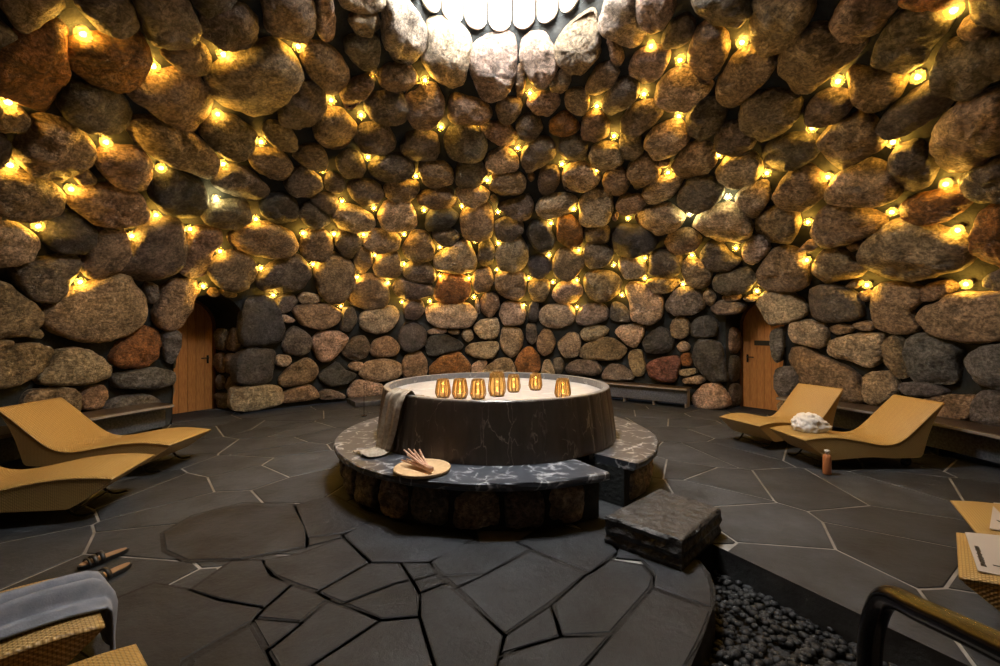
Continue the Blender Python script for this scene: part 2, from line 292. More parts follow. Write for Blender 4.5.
STONES = '''
A0b -30,-60 290,-60 338,45 270,92 110,152 50,110
A0d -60,100 40,135 95,185 20,235 -60,260
A0o -60,230 100,185 285,95 350,160 325,260 320,380 240,550 170,545 40,470 -60,430
A0b -60,560 60,535 150,570 130,640 40,665 -60,640
A0o 340,225 450,175 580,180 690,165 735,240 730,330 640,430 500,430 370,350 325,300
A0d 370,20 430,-40 620,-40 690,100 610,165 495,155
A0d 640,-40 900,-60 1000,130 980,200 860,240 740,200 730,120
A0d 300,500 330,410 560,430 640,510 660,600 600,650 450,660 320,590
A0b 600,430 720,395 880,350 1000,385 1055,480 1050,560 950,650 860,620 700,510
A0b 800,265 880,250 1000,215 1050,260 1060,330 1000,370 900,345
A0k 920,-60 1180,-60 1190,-10 1120,40 1020,90
A1d 10,60 220,20 290,100 270,200 150,240 60,210 10,170
A1b 20,370 120,300 300,200 390,200 480,280 500,360 400,520 280,570 140,540 60,480
A1b 310,-40 560,-40 575,110 540,190 430,205 330,150
A1b 590,-60 650,-60 680,100 670,190 630,210 580,165
A1b 680,-40 930,-40 910,40 820,60 720,50
A1b 745,75 880,60 905,100 890,165 800,172 750,130
A1d 730,185 890,165 900,250 880,345 820,360 760,300 720,240
A2t -75,-30 10,-20 90,65 132,150 115,250 40,325 -30,305 -80,220 -85,90
A1b 500,290 520,210 600,215 700,270 750,370 720,440 640,460 540,370
A1d 390,560 420,480 520,400 620,450 635,500 590,590 500,635 400,620
A1b 695,470 760,400 860,370 870,410 800,520 740,550 710,500
A1b 885,370 940,322 1050,330 1090,380 1060,440 970,455 900,420
A1d 815,510 880,465 1000,460 1040,520 1030,600 950,630 860,600
A1b 560,660 620,545 710,540 780,620 770,690 705,750 600,730
B1d 770,80 820,20 930,20 975,90 970,150 900,165 810,160
B1b 310,75 345,5 430,30 490,95 480,150 410,155
B1b 0,80 20,10 80,-30 200,0 290,70 270,130 200,195 140,190 60,130
A2t 140,120 200,100 300,130 360,190 340,310 325,400 270,445 190,410 105,310 140,240
A2t 350,235 490,180 570,190 585,260 570,410 530,480 450,515 390,470 345,330
A2t 605,215 650,180 720,180 770,240 790,340 740,430 690,440 640,380 600,280
A2b 785,190 870,110 965,55 990,150 1000,270 930,355 850,360 780,290
A2b 585,335 610,335 630,400 610,500 585,490 578,420
A2b 745,420 800,350 855,365 850,420 810,470 760,460
A2b 625,500 700,460 790,470 800,520 760,565 680,570
A2d 475,530 540,490 600,500 610,550 550,618 490,590
A2b 240,580 250,480 290,470 440,520 460,570 420,610 260,612
A2b 25,500 60,430 180,420 220,500 210,570 150,640 60,620 30,560
A2d 570,625 650,565 700,595 715,650 660,705 600,680
A2o 745,610 830,550 890,620 900,645 830,680 750,670
A2b 820,475 870,440 930,455 950,520 920,570 870,575 830,530
A3b -75,430 -20,340 60,310 100,360 70,420 0,470 -60,480
B2b 400,30 440,10 540,15 590,80 580,120 510,130 440,80
B2d 215,100 250,30 390,20 440,110 420,175 330,198 250,190
B2d 0,130 50,60 180,60 195,130 180,195 80,205 20,180
B2b 95,250 90,215 220,210 270,260 260,310 180,345 120,330
B2d 270,290 290,215 400,195 440,260 410,320 300,330
B2t 425,215 450,165 540,138 590,190 595,240 500,262 440,245
B2d 600,210 630,110 720,80 770,110 780,180 720,230 650,265
B2d 790,140 800,95 880,70 940,120 930,190 850,215
B2b 905,70 915,-20 990,-55 1050,10 1040,80 990,100 930,95
B2b 445,300 480,265 600,262 635,310 610,360 520,385 455,350
B2d 690,290 710,240 790,230 800,300 770,370 700,375
B2t 810,270 830,230 930,210 1000,280 990,320 900,365 820,355
B3t -55,155 0,115 90,120 120,205 60,245 0,260 -45,210
B2b 635,285 655,265 678,285 655,310
B2b 448,392 467,375 487,392 467,410
B2b 80,400 110,360 240,340 290,400 270,440 150,445
B2t 275,345 400,330 450,365 430,400 360,430 300,400
B2d 480,430 600,390 640,370 670,430 650,490 600,500 530,465
B2t 680,430 720,385 820,365 890,400 860,460 740,495 690,475
B2t 900,520 895,390 990,345 1060,390 1065,450 1050,510 960,525
B1d 835,245 890,175 1000,170 1075,220 1070,270 1000,300 900,305
B1b 920,330 980,310 1090,310 1100,350 1060,400 960,400 930,380
B1t 890,490 920,410 1040,400 1080,470 1080,540 1000,555 910,530
B2k 125,510 150,450 250,445 300,480 270,520 200,555 130,550
B2b 300,480 340,440 420,410 465,450 465,570 400,600 310,580
B2d 470,520 520,490 610,510 620,560 540,600 480,590
B2d 155,565 260,545 310,590 240,635 180,610
C2b 10,50 60,-45 130,-40 175,30 165,90 100,105 30,85
C2t 165,100 220,50 320,0 350,10 385,110 370,150 290,175 180,145
C2d 385,90 400,10 450,0 475,60 460,120 410,135
C2t 475,80 500,10 540,-25 600,-20 630,30 645,100 610,150 500,140
B2k 625,565 665,508 740,515 775,600 765,640 680,660
B2o 785,600 785,490 840,470 910,540 915,610 860,635
B2d 920,560 960,530 1000,525 1045,540 1050,600 1000,620 930,605
C2k 635,110 680,75 745,75 760,140 720,190 650,180
C2b 760,120 790,50 850,40 910,70 920,130 850,200 780,180
C2d 920,100 920,20 1020,20 1070,70 1040,120 950,150
C2d 10,170 40,115 130,105 175,150 180,200 150,220 60,200
C2d -40,240 0,195 100,210 160,230 165,265 90,290 -10,290
C2o 170,270 200,190 250,170 340,190 355,260 320,305 230,320 180,300
C2b 360,220 375,160 450,140 468,200 440,260 380,265
C2b 470,200 500,155 600,155 635,190 620,280 560,300 490,260
C2b 635,230 670,200 740,205 750,250 720,305 660,300
C2t 755,270 800,215 880,205 920,260 880,310 790,315
C2b 915,210 940,160 1060,165 1110,210 1090,270 1030,310 950,290
C2d 15,340 40,300 110,300 125,350 90,400 30,395
C2t 130,350 150,320 340,310 390,370 350,440 200,440 140,410
C2t 375,300 395,295 402,370 380,368
C2b 400,300 440,260 490,280 500,330 450,395 405,360
C2t 495,380 515,310 600,310 630,360 620,420 520,430
C2k 635,410 650,305 695,310 690,410
C2t 695,370 730,325 850,320 875,370 860,425 760,445 700,410
C2d 880,390 910,325 1010,315 1040,350 1040,400 960,425 890,425
C2k -10,490 20,420 80,405 130,450 130,520 70,560 10,550
C2t 135,460 180,440 235,445 230,465 150,472
C2b 238,455 270,445 300,455 290,473 250,470
C2k 125,540 150,480 230,470 320,520 300,550 150,585
C2t 305,480 320,450 360,450 370,490 340,515
C2t 365,440 400,400 490,390 500,440 480,495 400,492
C2t 500,500 510,440 590,435 620,480 600,550 560,590 510,550
C2d 630,420 680,420 685,500 660,525 630,500
C2b 685,500 710,450 750,450 780,510 760,560 720,580 690,550
C2t 785,510 850,460 890,470 905,520 890,580 830,590 800,560
C2t 895,470 930,430 1010,428 1045,450 1020,485 930,510
C3b -100,580 -90,530 40,475 140,545 100,600 0,600 -70,597
C2t 320,560 350,515 490,505 495,540 460,595 380,590
C2b 10,620 30,575 110,555 135,620 130,700 20,700
C2o 145,640 200,580 300,560 350,620 340,680 220,690 150,680
C2t 355,630 400,598 440,605 420,650 360,690
C2b 400,660 490,590 550,590 575,640 560,700 420,700
C2o 570,610 620,540 660,530 700,590 700,650 650,690 590,660
C2t 700,680 720,600 750,600 775,650 770,700
C2d 765,590 810,590 825,640 800,670 775,660
C2d 825,640 870,600 980,600 1010,650 980,680 840,670
A3t -10,130 40,-40 150,-40 200,80 235,180 160,245 60,180
A3b 185,-40 350,-50 380,50 300,150 230,130 190,70
A3d 445,-40 720,-40 770,60 690,120 590,125 500,80
A3d 305,190 360,110 430,70 480,130 450,200 390,225 330,235
A3b 440,260 480,150 540,110 620,150 650,220 620,310 560,390 480,380 450,310
A3b 770,-60 1080,-60 1070,40 1000,180 890,250 800,255 750,170
A3b 30,210 60,195 110,250 120,300 100,325 60,310
A3t 140,330 180,260 260,230 330,240 355,290 300,380 220,418 160,390
A3t 275,450 330,370 420,320 480,380 570,420 540,450 430,545 330,540 280,500
A3b 575,440 650,290 740,235 890,280 860,350 780,450 680,530 590,510
A4b -110,330 -70,220 0,160 110,120 220,190 335,215 270,290 180,350 100,420 30,480 -50,440
A3d 10,500 80,410 150,385 200,430 180,500 60,580 20,560
A3d 105,590 170,520 280,500 320,560 260,620 180,668 110,650
A3d 430,590 500,490 570,480 640,540 620,610 560,665 500,690 440,650
A3d 695,560 740,480 870,450 1000,490 1010,560 930,640 840,695 720,660
B3t 215,110 260,50 370,0 420,20 450,95 380,160 280,200
B3d 565,100 600,20 680,10 780,80 770,130 680,175 600,150
B3d 810,180 850,110 960,70 1080,80 1105,160 1010,225 900,260 830,230
B3d 95,90 130,55 190,70 225,150 170,195 110,180
B3b 130,240 230,165 300,230 300,280 180,335 150,290
B3b 355,230 420,140 520,100 590,160 580,220 520,270 420,285
B3t 570,260 630,190 760,160 805,220 800,290 690,340 600,300
B3t 290,210 340,195 350,220 310,245
B3b 10,290 60,240 120,245 155,320 100,378 30,365
B3t 210,360 260,300 380,270 420,300 370,370 280,420 230,400
B3d 390,370 440,290 540,280 620,350 600,395 500,460 430,450 390,410
B3t 665,380 770,320 840,310 850,400 780,490 720,460
B4b -140,370 -60,270 0,240 50,230 120,300 125,370 60,430 0,445 -90,430
B3b 75,430 110,380 190,375 240,410 200,455 110,475
B3t 170,480 220,450 340,420 430,490 400,530 300,570 220,540
B3t 465,520 500,470 640,410 740,490 770,550 720,600 600,615 520,570
B3b 775,510 820,450 900,435 980,460 1000,540 960,610 860,620 790,570
B3b 320,620 340,575 430,540 510,590 490,640 420,665 360,660
B3b 55,485 75,465 95,480 80,505
B3k 60,580 100,525 200,535 280,590 270,650 150,680 80,670
C3d 500,70 540,15 600,15 650,80 710,105 650,150 570,160 510,110
C3t 710,60 720,10 780,-25 840,20 845,60 770,125 720,100
C3b 785,150 850,60 920,35 1000,60 1045,150 1040,220 960,250 840,240 795,200
C3t 90,130 100,90 190,75 240,150 200,185 130,190
C3d 245,170 250,70 310,55 410,85 400,170 340,185
C3b 410,120 440,85 500,110 560,170 540,230 470,235 425,200
C3d 565,200 600,170 730,140 785,200 740,255 640,270 575,240
C3b 225,215 270,195 380,190 400,220 350,260 270,262
C3t 125,250 150,215 215,220 310,280 315,380 260,425 160,400 150,320
C3d 325,320 370,250 450,235 510,270 530,330 480,370 380,380 335,350
C3b 515,270 540,240 580,290 560,330 525,320
C3d 45,390 60,310 110,320 150,370 150,410 80,410
C3d 545,350 590,300 680,310 720,330 700,370 600,375
C3b 610,285 640,270 700,275 700,300 630,305
C3b 715,285 750,275 790,290 770,310 730,305
C3t 785,320 830,255 920,250 1010,300 1035,350 1020,390 860,430 830,390
C4d 45,330 60,240 130,220 200,230 290,280 310,380 260,400 130,415 70,390
C4b 55,150 100,60 190,45 280,110 340,160 240,200 120,210
B4b 50,560 100,450 170,405 300,440 430,500 400,550 280,600 130,635
B4b -20,665 0,640 40,605 95,630 60,655
B4b 230,640 250,615 300,610 300,640 260,660
B4b 95,90 130,50 200,10 310,-40 380,20 440,90 420,130 340,180 210,245 140,170
B4t 135,340 200,270 350,205 440,240 500,340 500,380 380,415 250,410 150,390
B4d 445,200 470,140 590,110 640,170 680,250 650,320 560,360 480,330
B4o 495,430 560,390 740,345 800,340 860,390 830,450 700,510 570,515 510,480
A4b 150,100 200,20 280,-60 480,-60 490,30 400,140 320,195 230,175
A4d 365,290 390,190 490,70 640,40 760,90 740,150 640,260 620,310 520,370 440,330
A4b 240,400 250,330 380,370 480,360 530,400 510,460 430,530 360,548 310,530 250,450
A4d 20,580 60,490 150,450 250,470 260,530 200,600 130,620 40,620
A4d 395,620 440,550 640,410 740,450 760,510 700,580 560,650 480,680 420,660
A4b 775,160 820,100 900,90 960,150 940,185 840,190
A4d 845,60 860,-40 1060,-60 1060,170 980,140 900,100
A4d 665,330 720,220 800,200 1060,190 1060,360 960,400 880,470 780,490 690,430
A4b 670,720 690,620 790,510 900,480 1060,430 1060,740 960,760 870,850 790,860 700,830
B4d 790,300 870,230 1060,170 1060,400 920,405 840,370
B4o 855,640 870,540 920,440 1060,410 1060,730 960,715 880,680
C4b 290,80 350,-20 500,-105 600,-90 680,-60 850,0 870,50 850,110 700,165 560,205 420,195 340,150
A4o 490,0 560,-60 830,-60 820,10 740,40 600,40
C4b 220,230 280,205 310,220 290,240
C4b 290,265 330,250 355,280 340,310 310,300
C4b 365,250 400,215 500,215 600,240 600,310 540,360 600,420 580,460 480,475 370,430 360,330
C4b 600,250 650,215 740,200 770,250 720,280 650,310 605,300
C4b 590,370 620,330 700,315 760,270 940,265 1060,260 1060,460 1000,500 900,515 740,490 640,450
C4d 910,200 960,160 1060,130 1060,240 980,250 920,230
C4t -55,470 -40,410 30,400 125,430 140,490 110,545 20,525 -30,510
C4b 135,440 200,420 265,440 250,465 180,475
C4b 260,420 320,405 370,430 360,455 300,450
C4t 135,560 150,500 270,470 400,470 415,520 410,600 350,640 240,600 150,580
E4b 410,130 450,80 500,95 530,150 535,290 480,290 440,230
E4g 525,140 560,90 620,60 720,110 800,140 780,230 780,310 700,320 560,305 530,220
E4g 835,230 860,160 940,130 1060,115 1060,340 980,345 880,310
E4t 305,300 340,265 440,250 490,320 480,380 400,430 340,420
E4b -55,200 -40,140 20,130 120,190 220,230 290,280 310,360 330,410 230,420 90,400 0,330
E4g 485,340 520,310 640,310 735,355 700,380 540,382
E4b 590,400 700,380 850,370 870,430 850,500 700,510
E4g 860,420 900,355 1060,360 1060,540 950,540 870,510
B0b 60,170 140,70 180,-5 270,-5 400,50 490,150 420,240 340,290 240,300 130,250
B0k -60,60 20,80 60,130 40,190 0,230 -60,250
B0b -60,250 80,255 260,310 330,390 290,460 180,490 60,490 -60,460
B0b 340,410 400,350 470,330 600,335 700,370 750,460 720,510 600,525 460,510 380,460
B0b 470,210 530,140 690,145 750,190 760,280 720,340 640,350 540,300
B0b 365,280 430,250 485,290 450,322 390,315
B0b 635,50 660,10 760,-10 900,40 1010,110 1090,180 1075,250 1030,290 940,240 780,190 690,130
B0k 740,360 770,270 870,250 930,290 1020,310 1040,400 980,470 880,480 800,450
B1d 50,310 150,230 230,240 350,340 330,390 260,408 150,370 80,330
B1d 0,500 60,420 200,400 250,430 255,490 190,550 100,530
B1b 235,190 270,150 400,150 465,215 440,290 370,305 290,260
B1b 455,180 530,125 600,130 640,190 630,240 570,250 500,215
B1d 420,330 450,270 510,230 600,280 615,330 560,385 470,380
B1d 670,210 740,150 800,170 830,240 810,290 720,290
B1d 625,300 650,260 720,290 720,340 680,370 630,350
B1d 730,330 770,305 870,300 920,360 890,410 820,435 760,390
B1k 290,440 340,380 410,365 490,410 480,500 400,530 330,490
B1d 545,390 620,370 690,390 690,440 650,470 580,430
B1d 485,470 540,400 640,480 655,510 590,540 540,530
B1t 665,490 700,430 760,430 870,480 870,540 780,560 690,545
B1b 140,590 220,530 340,510 470,570 490,630 400,680 250,670 170,640
B1b -60,600 -20,535 100,545 110,600 60,660 45,740 30,775 -30,790 -110,760 -80,690
B0d 690,570 760,500 890,490 925,560 925,640 890,740 750,800 650,790 580,750 650,660
B0b 480,560 560,530 620,550 645,600 640,700 560,770 480,795 400,760 440,650
B0k 205,590 250,500 330,455 400,480 480,545 460,610 410,660 260,650
B0t -60,480 50,505 190,580 195,630 150,680 30,720 -60,740
C0d 60,160 110,120 380,75 410,120 380,180 330,250 240,310 130,280 90,230
C0b 200,410 250,320 350,260 500,200 580,165 660,190 740,330 700,420 600,480 460,510 300,480
C0b -60,190 20,215 160,320 215,370 190,430 120,480 0,490 -60,495
C0b 120,480 190,430 210,470 190,495
C0d 720,260 740,215 790,225 795,290 750,325
C0b 770,370 800,300 810,240 890,195 980,200 1000,250 960,330 920,420 850,460 790,430
C0o 560,580 620,500 730,430 800,450 800,540 780,600 700,640 580,640
C0g 810,520 820,465 905,455 900,530 870,620 830,610
D0b -60,270 60,230 200,215 265,250 240,320 120,410 0,440 -60,440
D0t 190,400 240,330 280,260 350,240 470,260 565,340 540,390 440,420 300,430 210,420
D0b -60,195 60,200 65,220 20,255 -60,262
D0g 550,400 580,370 770,335 870,360 870,420 780,445 600,445
D0b 125,510 160,450 270,440 370,445 395,500 385,570 250,610 130,600
D0b 400,500 430,445 520,420 540,470 500,545 420,550
D0g 520,540 580,490 720,470 800,500 820,560 700,610 540,600
C1b 40,150 70,100 160,55 240,80 285,130 270,200 220,250 110,245 60,200
C1d 290,200 350,120 480,75 540,120 550,170 490,260 330,260 290,230
C1b 500,70 520,-40 610,-60 660,-10 665,50 610,100 540,90
C1d 670,10 700,-45 800,-35 805,20 760,95 710,80
C1t 810,10 850,-50 950,-45 1005,-10 990,40 900,60 830,35
C1b 575,190 580,120 670,65 770,120 775,220 730,290 660,320 600,280
C1b 770,100 800,35 860,60 860,120 820,170 780,150
C1b 865,140 900,75 990,60 1010,130 1000,180 930,200 880,175
C1b 740,280 770,210 850,170 930,220 950,270 920,330 820,345 750,315
C1k 205,430 230,290 350,280 390,350 420,440 400,510 270,530 210,530
C1d 380,310 400,280 460,270 490,300 480,330 430,370 390,360
C1t 490,290 520,265 600,280 600,305 550,318 500,312
C1b 460,350 500,325 650,320 705,360 690,420 600,450 510,430
C1d 705,420 720,340 770,335 790,400 750,460 700,450
C1t 795,390 820,360 970,325 1000,370 970,440 900,470 810,450
C1t 395,385 430,373 480,400 460,415 420,410
C1d 415,530 440,460 480,430 555,480 550,550 510,580 430,570
C1t 560,500 590,465 700,455 750,490 700,560 660,600 600,610 570,560
C1d 705,560 760,490 820,475 850,530 830,590 760,605
C1b 850,560 870,500 950,475 1000,530 980,580 880,588
D1k 175,330 185,280 240,237 370,245 370,330 360,410 250,430 180,420
D1t 380,300 390,275 450,275 455,310 430,335 385,325
D1b 395,400 430,350 540,280 595,350 560,410 420,440
D1k 590,380 640,340 690,305 720,350 785,370 740,420 640,435
D1t 740,335 760,310 815,310 815,340 785,360
D1b 790,375 830,310 920,290 1000,310 1010,370 960,400 860,410
D1t 740,450 780,395 920,420 920,480 800,490 740,490
D1d 600,460 640,443 720,470 730,490 650,500 600,495
D1b 415,460 540,420 590,450 595,490 500,510 415,515
D1t 160,490 170,435 390,425 410,470 410,515 290,550 165,555
C1b 40,275 60,245 90,250 100,270 70,285
C1b 95,260 130,250 185,265 180,285 120,280
D3t 75,160 100,125 215,125 220,170 180,240 130,220
D3k 210,200 300,125 370,190 360,250 310,268 230,262
D3b 350,130 370,90 420,85 450,130 440,180 400,195 360,180
D3k 455,140 470,95 540,78 585,110 580,180 520,190 460,180
D3t 380,230 410,205 445,225 440,255 400,258
D3o 405,270 450,262 458,330 410,330
D3k 465,300 480,200 560,195 610,230 620,330 640,400 560,410 510,370
D3r 230,330 270,295 380,275 405,310 390,360 370,410 300,410 250,380
D3b 140,260 215,245 225,370 180,385 150,330
D3t 395,350 470,340 485,365 430,382 400,375
D3t 410,395 500,375 525,400 500,420 420,420
D3d 10,380 40,320 110,325 170,370 165,400 20,400
D3t 460,480 520,420 590,415 640,480 640,540 500,545 470,530
D3g 850,150 915,140 918,250 890,320 860,290
D3g 870,340 960,330 1000,360 1000,420 930,500 880,460
D3b 885,520 910,500 925,530 895,560
'''
# ---------------------------------------------------------------- the round stone room
RC = Vector((0, 4.7, 0))
PROF = [(0, 6.15), (1.2, 6.15), (2.2, 5.95), (3.2, 5.15), (4.1, 4.0), (4.7, 2.9), (5.05, 1.95), (5.25, 1.5), (5.42, 1.32), (5.6, 1.24)]
def prof_r(z):
    if z <= 0: return PROF[0][1]
    for (z0, r0), (z1, r1) in zip(PROF, PROF[1:]):
        if z <= z1: return r0 + (r1 - r0) * (z - z0) / (z1 - z0)
    return PROF[-1][1]
def inside(p, off): return math.hypot(p.x - RC.x, p.y - RC.y) < prof_r(p.z) - off
def hit_dome(d, off, o=Vector((0, 0, CZ))):
    t = .5
    while inside(o + d * t, off) and t < 14 and (o + d * t).z < 5.6: t += .05
    a, b = t - .05, t
    for _ in range(18):
        m = (a + b) / 2
        if inside(o + d * m, off): a = m
        else: b = m
    return o + d * a
def dome_normal(p):
    """unit normal of the wall, pointing into the room"""
    z = max(p.z, .02); dr = (prof_r(z + .12) - prof_r(z - .12)) / .24
    e = Vector((p.x - RC.x, p.y - RC.y, 0)).normalized()
    return Vector((-e.x, -e.y, dr)).normalized()
# doors: bearing from the room's middle, distance of the leaf
DOORS = [dict(c=Vector((-6.07, 8.47, 0)), w=.57, spring=1.64), dict(c=Vector((5.33, 8.80, 0)), w=.52, spring=1.68)]
for D in DOORS:
    e = D['c'] - RC; D['d'] = e.length; D['e'] = e.normalized(); D['t'] = Vector((-D['e'].y, D['e'].x, 0))
def arch(wd, spring, n=14):
    return [(wd, 0)] + [(wd * math.cos(math.pi * k / n), spring + wd * math.sin(math.pi * k / n)) for k in range(n + 1)] + [(-wd, 0)]
def in_door(p, g=0):
    for D in DOORS:
        q = p - RC; u = q.dot(D['t']); v = q.dot(D['e'])
        if v > 3 and abs(u) < D['w'] + g and (p.z < D['spring'] or math.hypot(u, p.z - D['spring']) < D['w'] + g): return D
    return None
zs = []
for i in range(len(PROF) - 1):
    z0, z1 = PROF[i][0], PROF[i + 1][0]; k = max(1, round((z1 - z0) / .1))
    zs += [z0 + (z1 - z0) * j / k for j in range(k)]
zs.append(5.6)
bm = bmesh.new(); NT = 400
grid = []
for i in range(NT):
    a = 2 * math.pi * i / NT
    grid.append([bm.verts.new((RC.x + prof_r(z) * math.cos(a), RC.y + prof_r(z) * math.sin(a), z)) for z in zs])
for i in range(NT):
    A, B = grid[i], grid[(i + 1) % NT]
    for j in range(len(zs) - 1):
        q = [A[j], B[j], B[j + 1], A[j + 1]]
        if in_door(sum((v.co for v in q), Vector()) / 4): continue
        bm.faces.new(q)
loose = [v for v in bm.verts if not v.link_faces]
bmesh.ops.delete(bm, geom=loose, context='VERTS')
def start_dist(D, u, z):
    r = prof_r(z); return math.sqrt(max(r * r - u * u, 0))
for v in bm.verts:
    if any(e.is_boundary for e in v.link_edges) and .05 < v.co.z < 3:
        D = in_door(v.co, .14)
        if D:
            q = v.co - RC; u = q.dot(D['t']); z = v.co.z
            if z <= D['spring']: u = math.copysign(D['w'], u)
            else:
                k = D['w'] / max(math.hypot(u, z - D['spring']), 1e-6); u *= k; z = D['spring'] + (z - D['spring']) * k
            p = RC + D['t'] * u + D['e'] * start_dist(D, u, z); v.co = (p.x, p.y, z)
# door recesses and the shaft above
for D in DOORS:
    ol = arch(D['w'], D['spring'])
    ra = [bm.verts.new((*(RC + D['t'] * u + D['e'] * (start_dist(D, u, z) - .01)).xy, z)) for u, z in ol]
    rb = [bm.verts.new((*(RC + D['t'] * u + D['e'] * (D['d'] + .12)).xy, z)) for u, z in ol]
    for k in range(len(ol) - 1): bm.faces.new((ra[k], ra[k + 1], rb[k + 1], rb[k]))
    bm.faces.new(rb)
bm2 = bmesh.new()
lathe(bm2, [(1.24, 5.6), (1.24, 6.75), (.001, 6.75)], 64, cx=RC.x, cy=RC.y)
tmp = bpy.data.meshes.new('t'); bm2.to_mesh(tmp); bm2.free(); bm.from_mesh(tmp); bpy.data.meshes.remove(tmp)
wall = mesh_obj('wall_round', bm, M['mortar'], None, True); wall['kind'] = 'structure'
tag(wall, 'domed wall of big rounded boulders in dark mortar around the whole room', 'wall')

STONE_COL = dict(b=(.38, .275, .175), t=(.55, .43, .31), d=(.20, .165, .13), k=(.075, .072, .072), g=(.20, .20, .205), o=(.42, .19, .06), r=(.27, .12, .10))
SK = [(1.0, -.9), (1.0, -.15), (1.0, .08), (.99, .36), (.96, .6), (.90, .79), (.79, .92), (.58, .98), (.28, 1.0)]
def cut_corners(P):
    Q = []
    for i in range(len(P)):
        a, b = P[i], P[(i + 1) % len(P)]; Q += [a * .83 + b * .17, a * .17 + b * .83]
    return chaikin(Q, 1)
def add_stone(bm, P3, nrm, h, col, rnd, n=36, rough=1.0):
    """a boulder: outline P3 (3-D points) gets a bulging face along nrm and a buried back"""
    lay = bm.verts.layers.float_color.get('col') or bm.verts.layers.float_color.new('col')
    P = resample(chaikin(chaikin(P3, 1), 1) if len(P3) > 99 else cut_corners(P3), n); c = sum(P, Vector()) / n
    P = [c + (p - c) * 1.045 for p in P]
    size = sum((p - c).length for p in P) / n
    seed = Vector((rnd.uniform(0, 90), rnd.uniform(0, 90), rnd.uniform(0, 90)))
    tilt = Vector((rnd.uniform(-1, 1), rnd.uniform(-1, 1), rnd.uniform(-1, 1))); tilt -= nrm * tilt.dot(nrm)
    cut = Vector((rnd.uniform(-1, 1), rnd.uniform(-1, 1), rnd.uniform(-1, 1))); cut -= nrm * cut.dot(nrm); cut.normalize()
    cutd = rnd.uniform(.0, .7); cuts = rnd.uniform(.3, 1.1)
    cut2 = (Vector((rnd.uniform(-1, 1), rnd.uniform(-1, 1), rnd.uniform(-1, 1)))); cut2 -= nrm * cut2.dot(nrm); cut2.normalize(); cut2d = rnd.uniform(.1, .7); cut2s = rnd.uniform(.2, .9)
    rings = []
    for s, hh in SK:
        ring = []
        for p in P:
            d = (p - c) * s; z = h * hh if hh > 0 else .22 * hh
            if hh > 0:
                z += h * .22 * hh * tilt.dot(d) / size
                z -= max(0, d.dot(cut) / size - cutd * .8) * cuts * h * min(1, hh * 1.4)     # flatter facets
                z -= max(0, d.dot(cut2) / size - cut2d * .8) * cut2s * h * min(1, hh * 1.4)
            q = c + d + nrm * z
            if hh > -.5:
                f = 1.0 / size
                nv = noise.noise(q * f * 1.7 + seed) * .10 * size + noise.noise(q * f * 3.8 + seed) * .06 * size + (abs(noise.noise(q * f * 2.6 + seed * 1.7)) - .2) * .09 * size
                nv += noise.noise(q * 10 + seed) * .018 + noise.noise(q * 22 + seed) * .006
                dirn = (nrm * (.35 + .65 * max(hh, 0)) + d.normalized() * (1 - max(hh, 0)) * .6)
                q += dirn * nv * rough
            v = bm.verts.new(q); v[lay] = (*col, 1); ring.append(v)
        rings.append(ring)
    top = bm.verts.new(c + nrm * (h * 1.0 + noise.noise(c * 1.6 / size + seed) * .1 * size)); top[lay] = (*col, 1)
    for A, B in zip(rings, rings[1:]):
        for k in range(n): bm.faces.new((A[k], A[(k + 1) % n], B[(k + 1) % n], B[k]))
    for k in range(n): bm.faces.new((rings[-1][k], rings[-1][(k + 1) % n], top))
def vary(c, rnd):
    f = rnd.uniform(.82, 1.2); return tuple(min(.8, x * f * rnd.uniform(.94, 1.06)) for x in c)
OY = dict(A=0, B=120, C=240, D=300, E=320)
stones = []
for line in STONES.strip().split('\n'):
    hd, *pp = line.split()
    P = [tuple(map(float, q.split(','))) for q in pp]
    P = [(a / 5 + int(hd[1]) * 200, b / 5 + OY[hd[0]]) for a, b in P]
    area = abs(sum(P[i][0] * P[i - 1][1] - P[i - 1][0] * P[i][1] for i in range(len(P)))) / 2
    stones.append((area, hd[2], P))
stones.sort(key=lambda s: -s[0])
EQ = .10           # the stones' widest outline stands this far in front of the mortar
rnd = random.Random(3)
rest = bmesh.new()
for i, (area, kc, P) in enumerate(stones):
    P3 = [hit_dome(ray(*p), EQ) for p in P]
    c = sum(P3, Vector()) / len(P3); nrm = dome_normal(c)
    ext = sorted([(p - c).length for p in P3]); h = max(.055, min(.19, .30 * ext[0] + .09 * ext[-1]))
    col = vary(STONE_COL[kc], rnd)
    if i < 100:
        b1 = bmesh.new(); add_stone(b1, P3, nrm, h, col, rnd, 44)
        s = mesh_obj('boulder', b1, M['boulder'], wall, True)
        if kc == 'o': s['label'] = 'rust-orange boulder'
        elif kc == 'r': s['label'] = 'reddish boulder'
        elif kc in 'kg': s['label'] = 'dark grey boulder'
    else: add_stone(rest, P3, nrm, h, col, rnd, 30)
